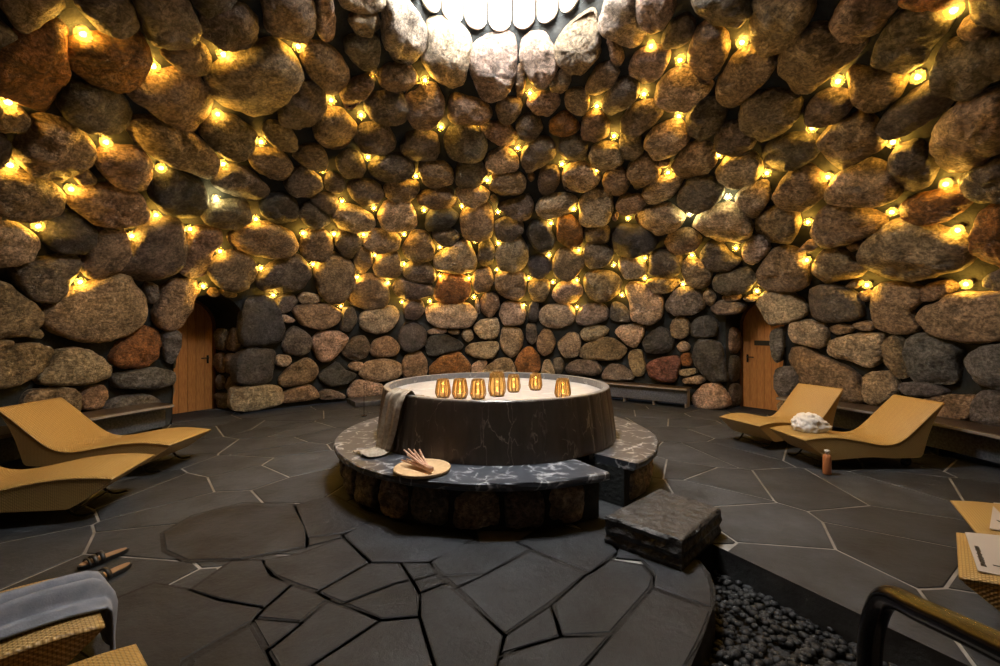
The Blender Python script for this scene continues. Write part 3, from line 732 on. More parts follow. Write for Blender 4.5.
# courses of boulders where the wall runs on past the photograph's frame
def frame_px(p):
    if p.y < .3: return None
    return 500 + F * p.x / p.y, HOR - F * (p.z - CZ) / p.y
arc = [0]
s_acc = 0; z = 0.25
while z < 5.0:
    r = prof_r(z); nst = max(6, int(2 * math.pi * r / .85)); off = rnd.random()
    slope = (prof_r(z + .1) - prof_r(z - .1)) / .2; dz = .52 / math.sqrt(1 + slope * slope)
    for k in range(nst):
        a = 2 * math.pi * (k + off + rnd.uniform(-.12, .12)) / nst
        p = Vector((RC.x + (r - EQ) * math.cos(a), RC.y + (r - EQ) * math.sin(a), z + rnd.uniform(-.06, .06)))
        q = frame_px(p)
        if q and -35 < q[0] < 1035 and q[1] > -25: continue
        if in_door(p, .5): continue
        nrm = dome_normal(p); tx = Vector((-math.sin(a), math.cos(a), 0)); ty = nrm.cross(tx)
        su = rnd.uniform(.30, .40) * min(1, 2 * math.pi * r / nst / .85 + .1); sv = rnd.uniform(.19, .25)
        P3 = [p + tx * su * math.cos(t) * rnd.uniform(.8, 1.1) + ty * sv * math.sin(t) * rnd.uniform(.8, 1.15) for t in [2 * math.pi * m / 8 for m in range(8)]]
        add_stone(rest, P3, nrm, rnd.uniform(.1, .18), vary(STONE_COL[rnd.choice('bbtdbdt')], rnd), rnd, 20)
    z += dz
# boulders lining the sides of the door recesses
for D in DOORS:
    for sgn in (-1, 1):
        z = 0.02
        while z < D['spring'] - .1:
            hh = min(rnd.uniform(.34, .62), D['spring'] - z)
            r0 = start_dist(D, D['w'], z) + .02; r1 = D['d'] - .1; cuts = [r0, (r0 + r1) / 2 + rnd.uniform(-.12, .12), r1] if rnd.random() < .4 else [r0, r1 - rnd.uniform(0, .12)]
            for ra_, rb_ in zip(cuts, cuts[1:]):
                P3 = [RC + D['t'] * sgn * (D['w'] - .015) + D['e'] * rr + Vector((0, 0, zz)) for rr, zz in
                      ((ra_ + .02, z + .05), ((ra_ + rb_) / 2, z + .02), (rb_ - .02, z + .06), (rb_ - .02, z + hh - .06), ((ra_ + rb_) / 2, z + hh - .02), (ra_ + .02, z + hh - .05))]
                add_stone(rest, P3, -sgn * D['t'], .07, vary(STONE_COL[rnd.choice('ddkb')], rnd), rnd, 20)
            z += hh
rs = mesh_obj('small_boulders', rest, M['boulder'], wall, True); rs['kind'] = 'stuff'

# doors
for i, D in enumerate(DOORS):
    rz = math.atan2(D['t'].y, D['t'].x)
    d = bpy.data.objects.new('door_%d' % (i + 1), None); link(d); d['kind'] = 'structure'
    d.location = RC + D['e'] * D['d']; d.rotation_euler = (0, 0, rz)      # local x = tangent, local -y... = towards room is -e
    d['label'] = ['arched pine door deep in the boulder wall beside the dark stone bench and yellow loungers', 'arched pine door with a black sign plate, between the low back bench and yellow loungers'][i]
    d['category'] = 'door'
    inn = -1 if (Matrix.Rotation(rz, 3, 'Z') @ Vector((0, 1, 0))).dot(D['e']) > 0 else 1
    wl = D['w'] - .05
    # leaf of vertical boards
    bm = bmesh.new(); nb = 7
    for k in range(nb):
        u0 = -wl + 2 * wl * k / nb + .003; u1 = -wl + 2 * wl * (k + 1) / nb - .003
        f = lambda u: D['spring'] + math.sqrt(max(wl * wl - u * u, 0))
        um = [u0 + (u1 - u0) * q / 4 for q in range(5)]
        pts = [(u0, .01), (u1, .01)] + [(u, f(u)) for u in reversed(um)]
        a = [bm.verts.new((u, 0, zz)) for u, zz in pts]; b = [bm.verts.new((u, inn * .05, zz)) for u, zz in pts]; n = len(pts)
        bm.faces.new(a); bm.faces.new(list(reversed(b)))
        for q in range(n): bm.faces.new((a[q], b[q], b[(q + 1) % n], a[(q + 1) % n]))
    mesh_obj('door_leaf', bm, M['door'], d)
    bm = bmesh.new(); o1 = arch(D['w'] - .005, D['spring'], 20); o2 = arch(wl + .004, D['spring'], 20); y0, y1 = inn * -.02, inn * .09
    L1 = [[bm.verts.new((u, y, zz)) for u, zz in o] for o in (o1, o2) for y in (y0, y1)]
    for A, B in ((0, 1), (1, 3), (3, 2), (2, 0)):
        for q in range(len(o1) - 1): bm.faces.new((L1[A][q], L1[A][q + 1], L1[B][q + 1], L1[B][q]))
    mesh_obj('door_frame', bm, M['frame'], d)
    # lever handle
    # handle side: right edge as seen from the room for the left door, left edge for the right door
    right = (Matrix.Rotation(rz, 3, 'Z') @ Vector((1, 0, 0))).dot(Vector((D['e'].y, -D['e'].x, 0)))
    su = (1 if right > 0 else -1) * (1 if i == 0 else -1)
    bm = bmesh.new()
    box(bm, su * (wl - .09) - .018, su * (wl - .09) + .018, inn * .05, inn * .06, .92, 1.08)
    tube(bm, smooth_path([(su * (wl - .09), inn * .05, 1.03), (su * (wl - .09), inn * .1, 1.03), (su * (wl - .13), inn * .115, 1.03), (su * (wl - .23), inn * .115, 1.03)], 4), .011, 8)
    mesh_obj('door_handle', bm, M['black'], d, True)
    if i == 1:
        bm = bmesh.new(); box(bm, su * .06 - .19, su * .06 + .19, inn * .05, inn * .058, 1.27, 1.37); bevel(bm, .003)
        s = mesh_obj('sign_plate', bm, M['sign'], d); s['label'] = 'black sign plate'

# roof light: lining boards with rounded ends and the bright pane
win = bpy.data.objects.new('window_1', None); link(win); win.location = (RC.x, RC.y, 0); win['kind'] = 'structure'
win['label'] = 'round roof light lined with round-ended boards above the round tub'; win['category'] = 'skylight'
NB = 23; bw = 2 * math.pi * 1.19 / NB
bm = bmesh.new(); hw = bw / 2 - .015; pts = [(hw, 6.62)] + [(-hw, 6.62)]
pts += [(-hw * math.cos(math.pi * k / 12), 5.70 - .15 * math.sin(math.pi * k / 12)) for k in range(13)]
a = [bm.verts.new((1.19, u, zz)) for u, zz in pts]; b = [bm.verts.new((1.165, u, zz)) for u, zz in pts]; n = len(pts)
bm.faces.new(a); bm.faces.new(list(reversed(b)))
for q in range(n): bm.faces.new((a[q], b[q], b[(q + 1) % n], a[(q + 1) % n]))
b0 = mesh_obj('lining_board', bm, M['board'], win)
for k in range(NB):
    o = b0 if k == 0 else b0.copy()
    if k in (6, 17, 22, 11):
        o.data = b0.data.copy(); o.data.materials[0] = M['board2']; o['label'] = 'darker tan board'
    if k: COL.objects.link(o)
    o.parent = win; o.rotation_euler = (0, 0, math.pi / 2 + 2 * math.pi * k / NB)
# unseen glowing glass, its slope made up to throw light back, off the foreground
G = [(-.55, -.96, 5.86), (.55, -.96, 5.86), (1.0, -.24, 6.56), (-1.0, -.24, 6.56)]
bm = bmesh.new(); bm.faces.new([bm.verts.new(p) for p in G]); bmesh.ops.solidify(bm, geom=list(bm.faces), thickness=.012)
mesh_obj('added_light_pane', bm, M['sky'], win)
bm = bmesh.new()
for p, q in zip(G, G[1:] + G[:1]): tube(bm, [p, q], .028, 8)
bk = [bm.verts.new((x * 1.02, y - .04, z + .04)) for x, y, z in G]; bm.faces.new(bk)  # added black plate behind the glass, blocks the glow from its back
mesh_obj('added_frame_and_backing', bm, M['black'], win)
# ---------------------------------------------------------------- floor with its sunken gravel bed
PIT_L = [(.35, .0), (.55, .9), (.72, 1.8), (.9, 2.15), (1.06, 2.33), (1.18, 2.5), (1.27, 2.62), (1.315, 2.75), (1.34, 2.9), (1.34, 3.03), (1.31, 3.2), (1.27, 3.34)]
PIT_R = [(1.60, 3.34), (3.43, 0)]
PIT = PIT_L + PIT_R
bm = bmesh.new(); lay = bm.verts.layers.float_color.new('col')
def flat(poly, z, mi, col=(.05, .05, .05)):
    v = [bm.verts.new((x, y, z)) for x, y in poly]
    for q in v: q[lay] = (*col, 1)
    f = bm.faces.new(v); f.material_index = mi
outer = [(RC.x + 7.4 * math.cos(2 * math.pi * k / 96), RC.y + 7.4 * math.sin(2 * math.pi * k / 96)) for k in range(96)]
tess = tessellate_polygon([[Vector((x, y, 0)) for x, y in outer], [Vector((x, y, 0)) for x, y in PIT]])
allp = outer + PIT
vv = [bm.verts.new((x, y, -.014)) for x, y in allp]
for q in vv: q[lay] = (.05, .05, .05, 1)
for t in tess:
    f = bm.faces.new([vv[i] for i in t]); f.material_index = 1
pv = [bm.verts.new((x, y, -.0)) for x, y in PIT]; pw = [bm.verts.new((x, y, -.22)) for x, y in PIT]
for q in pv + pw: q[lay] = (.03, .03, .03, 1)
for i in range(len(PIT)):
    f = bm.faces.new((pv[i], pv[(i + 1) % len(PIT)], pw[(i + 1) % len(PIT)], pw[i])); f.material_index = 0
f = bm.faces.new(pw); f.material_index = 2
def clip(poly, a, b, c):
    """keep a*x + b*y <= c"""
    out = []
    for i in range(len(poly)):
        p, q = poly[i], poly[(i + 1) % len(poly)]; fp = a * p[0] + b * p[1] - c; fq = a * q[0] + b * q[1] - c
        if fp <= 0: out.append(p)
        if fp * fq < 0: t = fp / (fp - fq); out.append((p[0] + (q[0] - p[0]) * t, p[1] + (q[1] - p[1]) * t))
    return out
def slab(poly, top, col, joint=.010, th=.03, rough=0):
    n = len(poly); cx = sum(p[0] for p in poly) / n; cy = sum(p[1] for p in poly) / n
    ins = []
    for i in range(n):                        # move every edge inwards by the joint
        p0, p1, p2 = Vector(poly[i - 1]), Vector(poly[i]), Vector(poly[(i + 1) % n])
        d1 = (p1 - p0).normalized(); d2 = (p2 - p1).normalized()
        n1 = Vector((-d1.y, d1.x)); n2 = Vector((-d2.y, d2.x)); m = n1 + n2
        if m.length < .2: m = n1 * 2
        k = joint / max(.35, m.dot(n1)) * 1.0
        ins.append(p1 + m * k)
    def ringat(k, z):
        r = []
        for p in ins:
            q = Vector((cx, cy)).lerp(p, 1); dd = (Vector((cx, cy)) - p); q = p + dd.normalized() * min(k, dd.length * .5)
            v = bm.verts.new((q.x, q.y, z)); v[lay] = (*col, 1); r.append(v)
        return r
    A, B, C_ = ringat(0, top - th), ringat(.0, top - .005), ringat(.007, top)
    for X, Y in ((A, B), (B, C_)):
        for i in range(n): bm.faces.new((X[i], X[(i + 1) % n], Y[(i + 1) % n], Y[i]))
    bm.faces.new(C_)
def ccw(poly):
    s = sum(poly[i][0] * poly[(i + 1) % len(poly)][1] - poly[(i + 1) % len(poly)][0] * poly[i][1] for i in range(len(poly)))
    return poly if s > 0 else list(reversed(poly))
rf = random.Random(21)
# flags over the whole room (uneven cells)
seeds = []
for gx in range(-10, 11):
    for gy in range(-4, 15):
        if rf.random() < .12: continue
        seeds.append((gx * .78 + rf.uniform(-.42, .42) + (.39 if gy % 2 else 0), gy * .7 + rf.uniform(-.36, .36)))
def pit_side(x, y):
    """which side of the pit a point is on: L, R or I (in it)"""
    if y > 3.34: return 'R' if x > 1.45 else 'L'
    def xat(line):
        pts = sorted(line, key=lambda p: p[1])
        for p, q in zip(pts, pts[1:]):
            if p[1] <= y <= q[1]: return p[0] + (q[0] - p[0]) * (y - p[1]) / max(q[1] - p[1], 1e-6)
        return pts[0][0] if y < pts[0][1] else pts[-1][0]
    if x < xat(PIT_L): return 'L'
    return 'R' if x > xat(PIT_R) else 'I'
seeds = [s for s in seeds if pit_side(*s) != 'I']
for s in seeds:
    if math.hypot(s[0] - RC.x, s[1] - RC.y) > 7.2: continue
    poly = [(s[0] - 2, s[1] - 2), (s[0] + 2, s[1] - 2), (s[0] + 2, s[1] + 2), (s[0] - 2, s[1] + 2)]
    for o in seeds:
        if o is s: continue
        dx, dy = o[0] - s[0], o[1] - s[1]
        if dx * dx + dy * dy > 9: continue
        c = (o[0] ** 2 + o[1] ** 2 - s[0] ** 2 - s[1] ** 2) / 2
        poly = clip(poly, dx, dy, c)
        if not poly: break
    side = pit_side(*s)
    if side == 'I' : continue
    if side == 'L' and 0 < s[1] < 3.4 and s[0] > -.2 and s[1] > .9: continue
    near = s[0] > -.6 and s[1] < 5
    if near:
        if side == 'L':
            poly = clip(poly, 1, -.2, .33) if s[1] < 1.8 else (clip(poly, 0, -1, -3.36) if s[1] > 3.36 and s[0] > .6 else clip(poly, 1, 0, .85))
        else:
            (x0, y0), (x1, y1) = PIT_R; a, b = -(y0 - y1), -(x1 - x0)      # keep to the outer side of the bed's straight edge
            d1 = -(a * s[0] + b * s[1] - a * x0 - b * y0) / math.hypot(a, b); d2 = s[1] - 3.36
            poly = clip(poly, a, b, a * x0 + b * y0) if d1 > d2 else clip(poly, 0, -1, -3.36)
    if len(poly) < 3: continue
    v = rf.uniform(.65, 1.35)
    slab(ccw(poly), -.008, (.022 * v, .0245 * v, .0275 * v))
# slabs between the pit and the first cell rows on its far end
# the flags in front of the bench ring, laid as in the photograph
FO = dict(F0=(80, 500), F1=(300, 500), F2=(500, 500), F3=(130, 390))
FLAGS = '''F1 175,140 270,80 500,60 700,150 620,200 515,245 285,248
F1 525,245 640,175 860,165 920,195 740,295 575,300
F2 70,168 200,90 430,140 470,205 360,290
F1 635,350 920,205 1145,295 1000,410 820,535
F1 580,305 740,300 625,347
F1 405,250 515,250 540,292 450,318
F1 455,322 545,297 580,330 480,368
F1 485,372 585,335 815,540 790,664 780,800 560,800 540,660 480,465
F1 75,365 280,250 395,250 440,318 370,335 175,410 110,385
F1 180,412 385,332 450,325 470,370 475,462 325,475
F1 -145,240 0,215 170,150 275,245 75,362 0,340 -100,300 -145,260
F0 845,340 960,380 990,395 880,485 705,468
F0 690,475 885,490 755,595
F0 995,405 1200,480 930,655 750,800 700,760 790,664 755,600
F1 45,664 325,482 475,468 535,660 555,800 -130,800
F0 450,640 680,505 770,664 690,760 630,800 420,760
F0 440,360 610,240 730,240 760,300 840,340 735,428 560,395
F0 410,640 690,480 730,430 560,400 430,355 300,330 100,410 -20,600 200,760 390,700
F0 330,130 450,60 650,10 850,15 905,110 905,185 640,235 430,240 340,200
F1 30,185 35,150 165,135 170,150
F3 660,460 820,420 1000,520 860,570 710,590
F2 215,415 350,300 440,240 570,260 610,310 600,350 440,530 245,540
F2 20,545 200,425 240,540 210,550 0,615
F2 -10,640 100,590 240,550 435,545 330,660 230,790 -20,800
F2 345,664 610,355 840,440 825,490 790,570 740,664 690,760 655,800 250,800
F2 460,230 480,170 700,220 790,240 825,290 848,350 850,430 615,345 620,300 570,240'''
for line in FLAGS.split('\n'):
    k, *pp = line.split(); ox, oy = FO[k]
    P = [ground(float(q.split(',')[0]) / 4 + ox, float(q.split(',')[1]) / 4 + oy) for q in pp]
    P = ccw([(p.x, p.y) for p in P]); c = Vector((sum(p[0] for p in P) / len(P), sum(p[1] for p in P) / len(P)))
    g = [c + (Vector(p) - c) * (1 + .022 / max((Vector(p) - c).length, .05)) for p in P]
    g = [p for p in g]
    flat([(p.x, p.y) for p in g], -.005, 2)
    v = rf.uniform(.75, 1.2); slab(P, 0, (.0165 * v, .0188 * v, .0225 * v), .006)
floor = mesh_obj('floor', bm, [M['slate'], M['grout'], M['dgrout']]); floor['kind'] = 'structure'
tag(floor, 'dark slate crazy paving over the whole room floor', 'floor')

# gravel lying in the sunken bed
bm = bmesh.new(); rg = random.Random(5); ico = bmesh.new(); bmesh.ops.create_icosphere(ico, subdivisions=1, radius=1)
iv = [v.co.copy() for v in ico.verts]; ifc = [[v.index for v in f.verts] for f in ico.faces]; ico.free()
n = 0
while n < 2600:
    x, y = rg.uniform(.4, 3.0), rg.uniform(.6, 3.3)
    if pit_side(x, y) != 'I': continue
    r = rg.uniform(.016, .034); a = rg.uniform(0, 6.28); sx, sy, sz = r * rg.uniform(.9, 1.4), r * rg.uniform(.8, 1.1), r * rg.uniform(.5, .8)
    z = -.2 + rg.uniform(0, .028)
    vs_ = []
    for c in iv:
        j = 1 + rg.uniform(-.12, .12); px_, py_ = c.x * sx * j, c.y * sy * j
        vs_.append(bm.verts.new((x + px_ * math.cos(a) - py_ * math.sin(a), y + px_ * math.sin(a) + py_ * math.cos(a), z + c.z * sz * j)))
    for f in ifc: bm.faces.new([vs_[i] for i in f])
    n += 1
gv = mesh_obj('gravel', bm, M['pebble'], None, True); gv['kind'] = 'stuff'
tag(gv, 'black gravel filling the sunken bed beside the slate floor', 'gravel')
# ---------------------------------------------------------------- bench ring and tub
TC = (-.04, 5.24)
ring = thing('ring_bench', 'low round bench of black marble slabs on boulder blocks circling the tub', 'bench', (TC[0], TC[1], 0))
RI, RO = 1.36, 1.80
def slab_ring(a0, a1, name, mt):
    bm = bmesh.new(); n = max(6, int(abs(a1 - a0) / 4)); rr = random.Random(int(a0 * 7) + 3)
    lathe(bm, [(RI - .06, .345), (RI - .06, .42), (RO - .012, .42), (RO, .41), (RO + .004, .385), (RO - .004, .36), (RO - .03, .345)], n * 2, math.radians(a0), math.radians(a1), close=True)
    for v in bm.verts:
        if math.hypot(v.co.x, v.co.y) > RO - .05 and v.co.z < .415:
            k = 1 + (noise.noise(v.co * 7) * .010); v.co.x *= k; v.co.y *= k
    return mesh_obj(name, bm, mt, ring, False)
slab_ring(60, 302, 'seat_slab', M['slab'])
s = slab_ring(-46, 57, 'seat_slab', M['slab']); s['label'] = 'shorter seat slab behind the step stone'
bm = bmesh.new(); lathe(bm, [(RI - .1, .0), (RI - .1, .345), (RO - .12, .345), (RO - .12, 0)], 90, math.radians(60), math.radians(302), close=True)
mesh_obj('core', bm, M['mortar'], ring)
bm = bmesh.new(); lathe(bm, [(RI - .1, .0), (RI - .1, .345), (RO - .12, .345), (RO - .12, 0)], 40, math.radians(-46), math.radians(57), close=True)
mesh_obj('core', bm, M['mortar'], ring)
rb = random.Random(12); a = -44.0
while a < 297:
    wdeg = rb.uniform(11.5, 14.5)
    if a + wdeg > 56 and a < 61: a = 62; continue
    if a + wdeg > 301: break
    am = math.radians(a + wdeg / 2); nn = Vector((math.cos(am), math.sin(am), 0)); tt = Vector((-nn.y, nn.x, 0)); p = nn * (RO - .14)
    hw = math.radians(wdeg) * (RO - .14) / 2 - .025; t0, t1 = .02, .325
    P3 = [p + tt * u + Vector((0, 0, zz)) for u, zz in ((-hw, t0 + .03), (-hw * .6, t0), (hw * .6, t0), (hw, t0 + .04), (hw, t1 - .05), (hw * .7, t1), (-hw * .7, t1), (-hw, t1 - .04))]
    b1 = bmesh.new(); add_stone(b1, P3, nn, .07, vary(STONE_COL[rb.choice('bdbd')], rb), rb, 28)
    mesh_obj('base_stone', b1, M['boulder'], ring, True)
    a += wdeg
tub = thing('marble_tub', 'large round tub of dark veined marble staves standing inside the ring bench', 'tub', (TC[0], TC[1], 0))
bm = bmesh.new(); NS = 40; sub = 5; prof = [(1.365, .425), (1.362, .47), (1.335, .70), (1.30, .94), (1.295, .965), (1.288, .972)]
rings = []
for i in range(NS * sub):
    aa = 2 * math.pi * i / (NS * sub); k = i % sub
    rings.append([bm.verts.new(((r - (.007 if k == 0 and 0 < j < len(prof) - 1 else 0)) * math.cos(aa), (r - (.007 if k == 0 and 0 < j < len(prof) - 1 else 0)) * math.sin(aa), z)) for j, (r, z) in enumerate(prof)])
for i in range(NS * sub):
    A, B = rings[i], rings[(i + 1) % (NS * sub)]
    for j in range(len(prof) - 1): bm.faces.new((A[j], B[j], B[j + 1], A[j + 1]))
mesh_obj('stave_wall', bm, M['tub'], tub, False)
bm = bmesh.new(); lathe(bm, [(1.29, .935), (1.29, .972), (1.284, .977), (1.236, .977), (1.23, .972), (1.225, .85), (1.28, .85)], 96, close=True)
mesh_obj('rim', bm, M['rim'], tub, False)
bm = bmesh.new(); lathe(bm, [(.001, .86), (1.228, .86), (1.228, .9), (.001, .9)], 96); mesh_obj('top', bm, M['top'], tub)

# ---------------------------------------------------------------- step stone
c4 = [ground(605, 515.6, .205), ground(681.6, 540.7, .205), ground(721, 508, .205), ground(659.5, 488, .205)]
bm = bmesh.new(); cc = sum((Vector((p.x, p.y)) for p in c4), Vector((0, 0))) / 4
K = 16; per = []
for i in range(4):
    p, q = c4[i], c4[(i + 1) % 4]
    per += [(p.x + (q.x - p.x) * k / K, p.y + (q.y - p.y) * k / K) for k in range(K)]
def rn(x, y, z, s): return noise.noise(Vector((x, y, z)) * s)
rows = []
for z, ins in ((.0, .0), (.03, -.008), (.07, .006), (.11, -.01), (.15, .004), (.185, -.004), (.2, .008), (.207, .022)):
    row = []
    for x, y in per:
        d = Vector((x, y)) - cc; k = 1 - ins / d.length + rn(x, y, z * 2.5, 14) * .03 + rn(x, y, z, 40) * .012
        row.append(bm.verts.new((cc.x + d.x * k, cc.y + d.y * k, z + (rn(x, y, z, 9) * .01 if 0 < z < .2 else 0))))
    rows.append(row)
for f_ in (.8, .6, .4, .2):
    rows.append([bm.verts.new((cc.x + (x - cc.x) * f_, cc.y + (y - cc.y) * f_, .207 + rn(x * f_, y * f_, 0, 12) * .006 + rn(x * f_ + 5, y * f_, 0, 30) * .004)) for x, y in per])
for A, B in zip(rows, rows[1:]):
    for i in range(len(per)): bm.faces.new((A[i], A[(i + 1) % len(per)], B[(i + 1) % len(per)], B[i]))
bm.faces.new(rows[-1]); bm.faces.new(list(reversed(rows[0])))
tag(mesh_obj('step_stone', bm, M['rough_slate']), 'thick rough-hewn square block of dark slate lying beside the ring bench', 'step')

# ---------------------------------------------------------------- wall benches
def arc_bench(a0, a1, label, feet):
    t = thing('stone_bench', label, 'bench', RC)
    bm = bmesh.new(); n = max(8, int(abs(a1 - a0) / 2)); A0, A1 = math.radians(a0), math.radians(a1)
    lathe(bm, [(5.455, .405), (5.455, .445), (5.46, .45), (6.0, .45), (6.0, .405)], n, A0, A1, close=True); mesh_obj('seat_slab', bm, M['benchtop'], t)
    bm = bmesh.new(); lathe(bm, [(5.44, .412), (5.44, .444), (5.455, .444), (5.455, .412)], n, A0, A1, close=True); mesh_obj('edge_highlight', bm, M['edge'], t)  # strip carrying the painted highlight of the slab's edge
    bm = bmesh.new(); lathe(bm, [(5.66, .09), (5.66, .405), (5.72, .405), (5.72, .09)], n, A0, A1, close=True); mesh_obj('front_panel', bm, M['bench'], t)
    for k in range(feet):
        a = A0 + (A1 - A0) * (k + .05) / (feet - .9)
        bm = bmesh.new(); box(bm, 5.67, 5.71, -.015, .015, 0, .09); box(bm, 5.72, 5.95, -.02, .02, 0, .405)
        f = mesh_obj('foot', bm, M['black'], t); f.rotation_euler = (0, 0, a)
    return t
arc_bench(157, 213, 'dark stone bench along the boulder wall behind the yellow loungers beside the left door', 6)
arc_bench(-32, 31, 'dark stone bench along the boulder wall behind the lounger holding the white towel', 7)
# straight low bench at the back wall
t = thing('stone_bench', 'low dark stone bench at the back wall, half hidden by the round tub', 'bench', (2.95, 9.5, 0), math.atan2(-1.2, 1.55))
bm = bmesh.new(); box(bm, -1.15, 1.0, 0.0, .36, .36, .40); bevel(bm, .004, 1); mesh_obj('seat_slab', bm, M['benchtop'], t)
bm = bmesh.new(); box(bm, -1.15, 1.0, -.012, 0, .365, .398); mesh_obj('edge_highlight', bm, M['edge'], t)
bm = bmesh.new(); box(bm, -1.12, .98, .07, .13, .09, .36); bevel(bm, .004, 1); mesh_obj('front_panel', bm, M['bench'], t)
for x in (-1.0, -.35, .3, .95):
    bm = bmesh.new(); box(bm, x - .012, x + .012, .075, .11, 0, .09); box(bm, x - .02, x + .02, .13, .34, 0, .36); mesh_obj('foot', bm, M['edge'], t)
# low curved step at the back wall
bm = bmesh.new(); lathe(bm, [(5.3, 0), (5.3, .085), (5.315, .10), (5.95, .10), (5.95, 0)], 30, math.radians(84), math.radians(124), close=True, cx=RC.x, cy=RC.y)
tag(mesh_obj('low_step', bm, M['rough_slate']), 'low dark curved step at the foot of the back wall behind the tub', 'step')
bm = bmesh.new(); p = ground(364, 416); tube(bm, [(p.x, p.y, 0), (p.x, p.y, .62)], .006, 8); lathe(bm, [(.001, 0), (.05, 0), (.05, .012), (.001, .012)], 16, cx=p.x, cy=p.y)
tag(mesh_obj('thin_post', bm, M['chrome']), 'thin upright metal rod on the floor behind the tub\'s towel side', 'post')

# ---------------------------------------------------------------- wicker loungers
TOP = [(0, .33), (.12, .352), (.28, .362), (.45, .35), (.62, .318), (.76, .288), (.88, .272), (.99, .282), (1.09, .325), (1.19, .405), (1.3, .512), (1.42, .632), (1.55, .755)]
BOT = [(1.545, .738), (1.46, .60), (1.385, .42), (1.335, .25), (1.30, .15), (1.22, .13), (1.0, .125), (.75, .138), (.52, .125), (.34, .112), (.26, .118), (.14, .21), (.02, .308)]
tp = [(p.x, p.z) for p in smooth_path([(x, 0, z) for x, z in TOP], 4)]; bp_ = [(p.x, p.z) for p in smooth_path([(x, 0, z) for x, z in BOT], 3)]
LW = .335
def make_lounger(label):
    t = thing('wicker_lounger', label, 'lounger', group='wavy yellow wicker loungers')
    bm = bmesh.new(); prof = tp + bp_
    def side(y, inset):
        out = []
        for i, (x, z) in enumerate(prof): out.append(bm.verts.new((x, y, z)))
        return out
    A, B = side(-LW, 0), side(LW, 0); n = len(prof)
    for i in range(len(tp) - 1, n): bm.faces.new((A[i], A[(i + 1) % n], B[(i + 1) % n], B[i]))
    # side skins as strips between top and bottom curves
    for S in (A, B):
        m = len(tp); k = len(bp_)
        for i in range(m - 1):
            j0 = m + k - 1 - round(i * (k - 1) / (m - 1)); j1 = m + k - 1 - round((i + 1) * (k - 1) / (m - 1))
            vs_ = [S[i], S[i + 1], S[j1]] + ([S[j0]] if j0 != j1 else [])
            bm.faces.new(vs_)
    mesh_obj('body', bm, M['weave'], t)
    bm = bmesh.new()
    up = []; lo = []
    for i, (x, z) in enumerate(tp):
        dx = tp[min(i + 1, len(tp) - 1)][0] - tp[max(i - 1, 0)][0]; dz = tp[min(i + 1, len(tp) - 1)][1] - tp[max(i - 1, 0)][1]; l = math.hypot(dx, dz)
        nx, nz = -dz / l, dx / l
        ys = (-LW - .004, -LW + .012, -LW * .5, 0, LW * .5, LW - .012, LW + .004)
        up.append([bm.verts.new((x + nx * .012, y, z + nz * (.012 if abs(y) < LW else .003))) for y in ys]); lo.append([bm.verts.new((x - nx * .004, y, z - nz * .004)) for y in ys])
    for i in range(len(tp) - 1):
        for j in range(6):
            bm.faces.new((up[i][j], up[i + 1][j], up[i + 1][j + 1], up[i][j + 1])); bm.faces.new((lo[i][j], lo[i][j + 1], lo[i + 1][j + 1], lo[i + 1][j]))
        for j in (0, 6): bm.faces.new((up[i][j], lo[i][j], lo[i + 1][j], up[i + 1][j]))
    for i in (0, len(tp) - 1):
        for j in range(6): bm.faces.new((up[i][j], up[i][j + 1], lo[i][j + 1], lo[i][j]))
    mesh_obj('seat', bm, M['weave'], t, True)
    for y in (-.24, .24):
        bm = bmesh.new(); tube(bm, smooth_path([(.50, y, .125), (.36, y, .10), (.30, y, .04), (.24, y, .012), (.16, y, .03)], 5), .011, 8); mesh_obj('leg', bm, M['black'], t, True)
        bm = bmesh.new(); tube(bm, [(1.22, y * .8, .14), (1.22, y * .8, .062)], .011, 8); mesh_obj('wheel_strut', bm, M['black'], t, True)
        bm = bmesh.new(); lathe(bm, [(.018, -.014), (.05, -.016), (.058, -.008), (.058, .008), (.05, .016), (.018, .014)], 24, close=True)
        bmesh.ops.rotate(bm, verts=bm.verts, cent=(0, 0, 0), matrix=Matrix.Rotation(math.pi / 2, 3, 'X')); bmesh.ops.translate(bm, verts=bm.verts, vec=(1.22, y * .8 + math.copysign(.028, y), .0585))
        wh = mesh_obj('wheel', bm, M['chrome'], t, True)
    bm = bmesh.new(); tube(bm, [(.3, -.24, .04), (.3, .24, .04)], .008, 8); mesh_obj('crossbar', bm, M['black'], t, True)
    return t
LOUNGE = [((3.48, 5.40), 1.5, 1.06, .95, 'yellow wicker lounger with the rolled white towel on its foot end'),
          ((3.29, 6.13), 18, 1.0, 1.0, 'empty yellow wicker lounger nearest the arched door with the black sign plate'),
          ((-3.64, 5.25), 183, 1.17, 1.12, 'empty yellow wicker lounger with raised back before the bench by the left door'),
          ((-3.41, 4.155), 196, 1.15, 1.12, 'empty yellow wicker lounger beside the one by the left door, back out of view'),
          ((-1.96, 2.13), 230, 1.1, .95, 'dim wicker lounger with the grey robe thrown over it'),
          ((-1.25, 1.61), 230, 1.1, .95, 'dim wicker lounger corner just right of the lounger with the grey robe'),
          ((3.17, 3.04), -35, 1.1, 1.0, 'dim wicker lounger tip with a leaflet, behind the one nearest the handrail'),
          ((2.63, 2.55), -45, 1.1, 1.05, 'dim wicker lounger carrying a large white leaflet, nearest the handrail')]
lg = make_lounger(LOUNGE[0][4]); LG = []
for i, ((x, y), deg, sx, sy, lab) in enumerate(LOUNGE):
    o = lg if i == 0 else copy_tree(lg)
    o.location = (x, y, 0); o.rotation_euler = (0, 0, math.radians(deg)); o.scale = (sx, sy, 1); o['label'] = lab; LG.append(o)
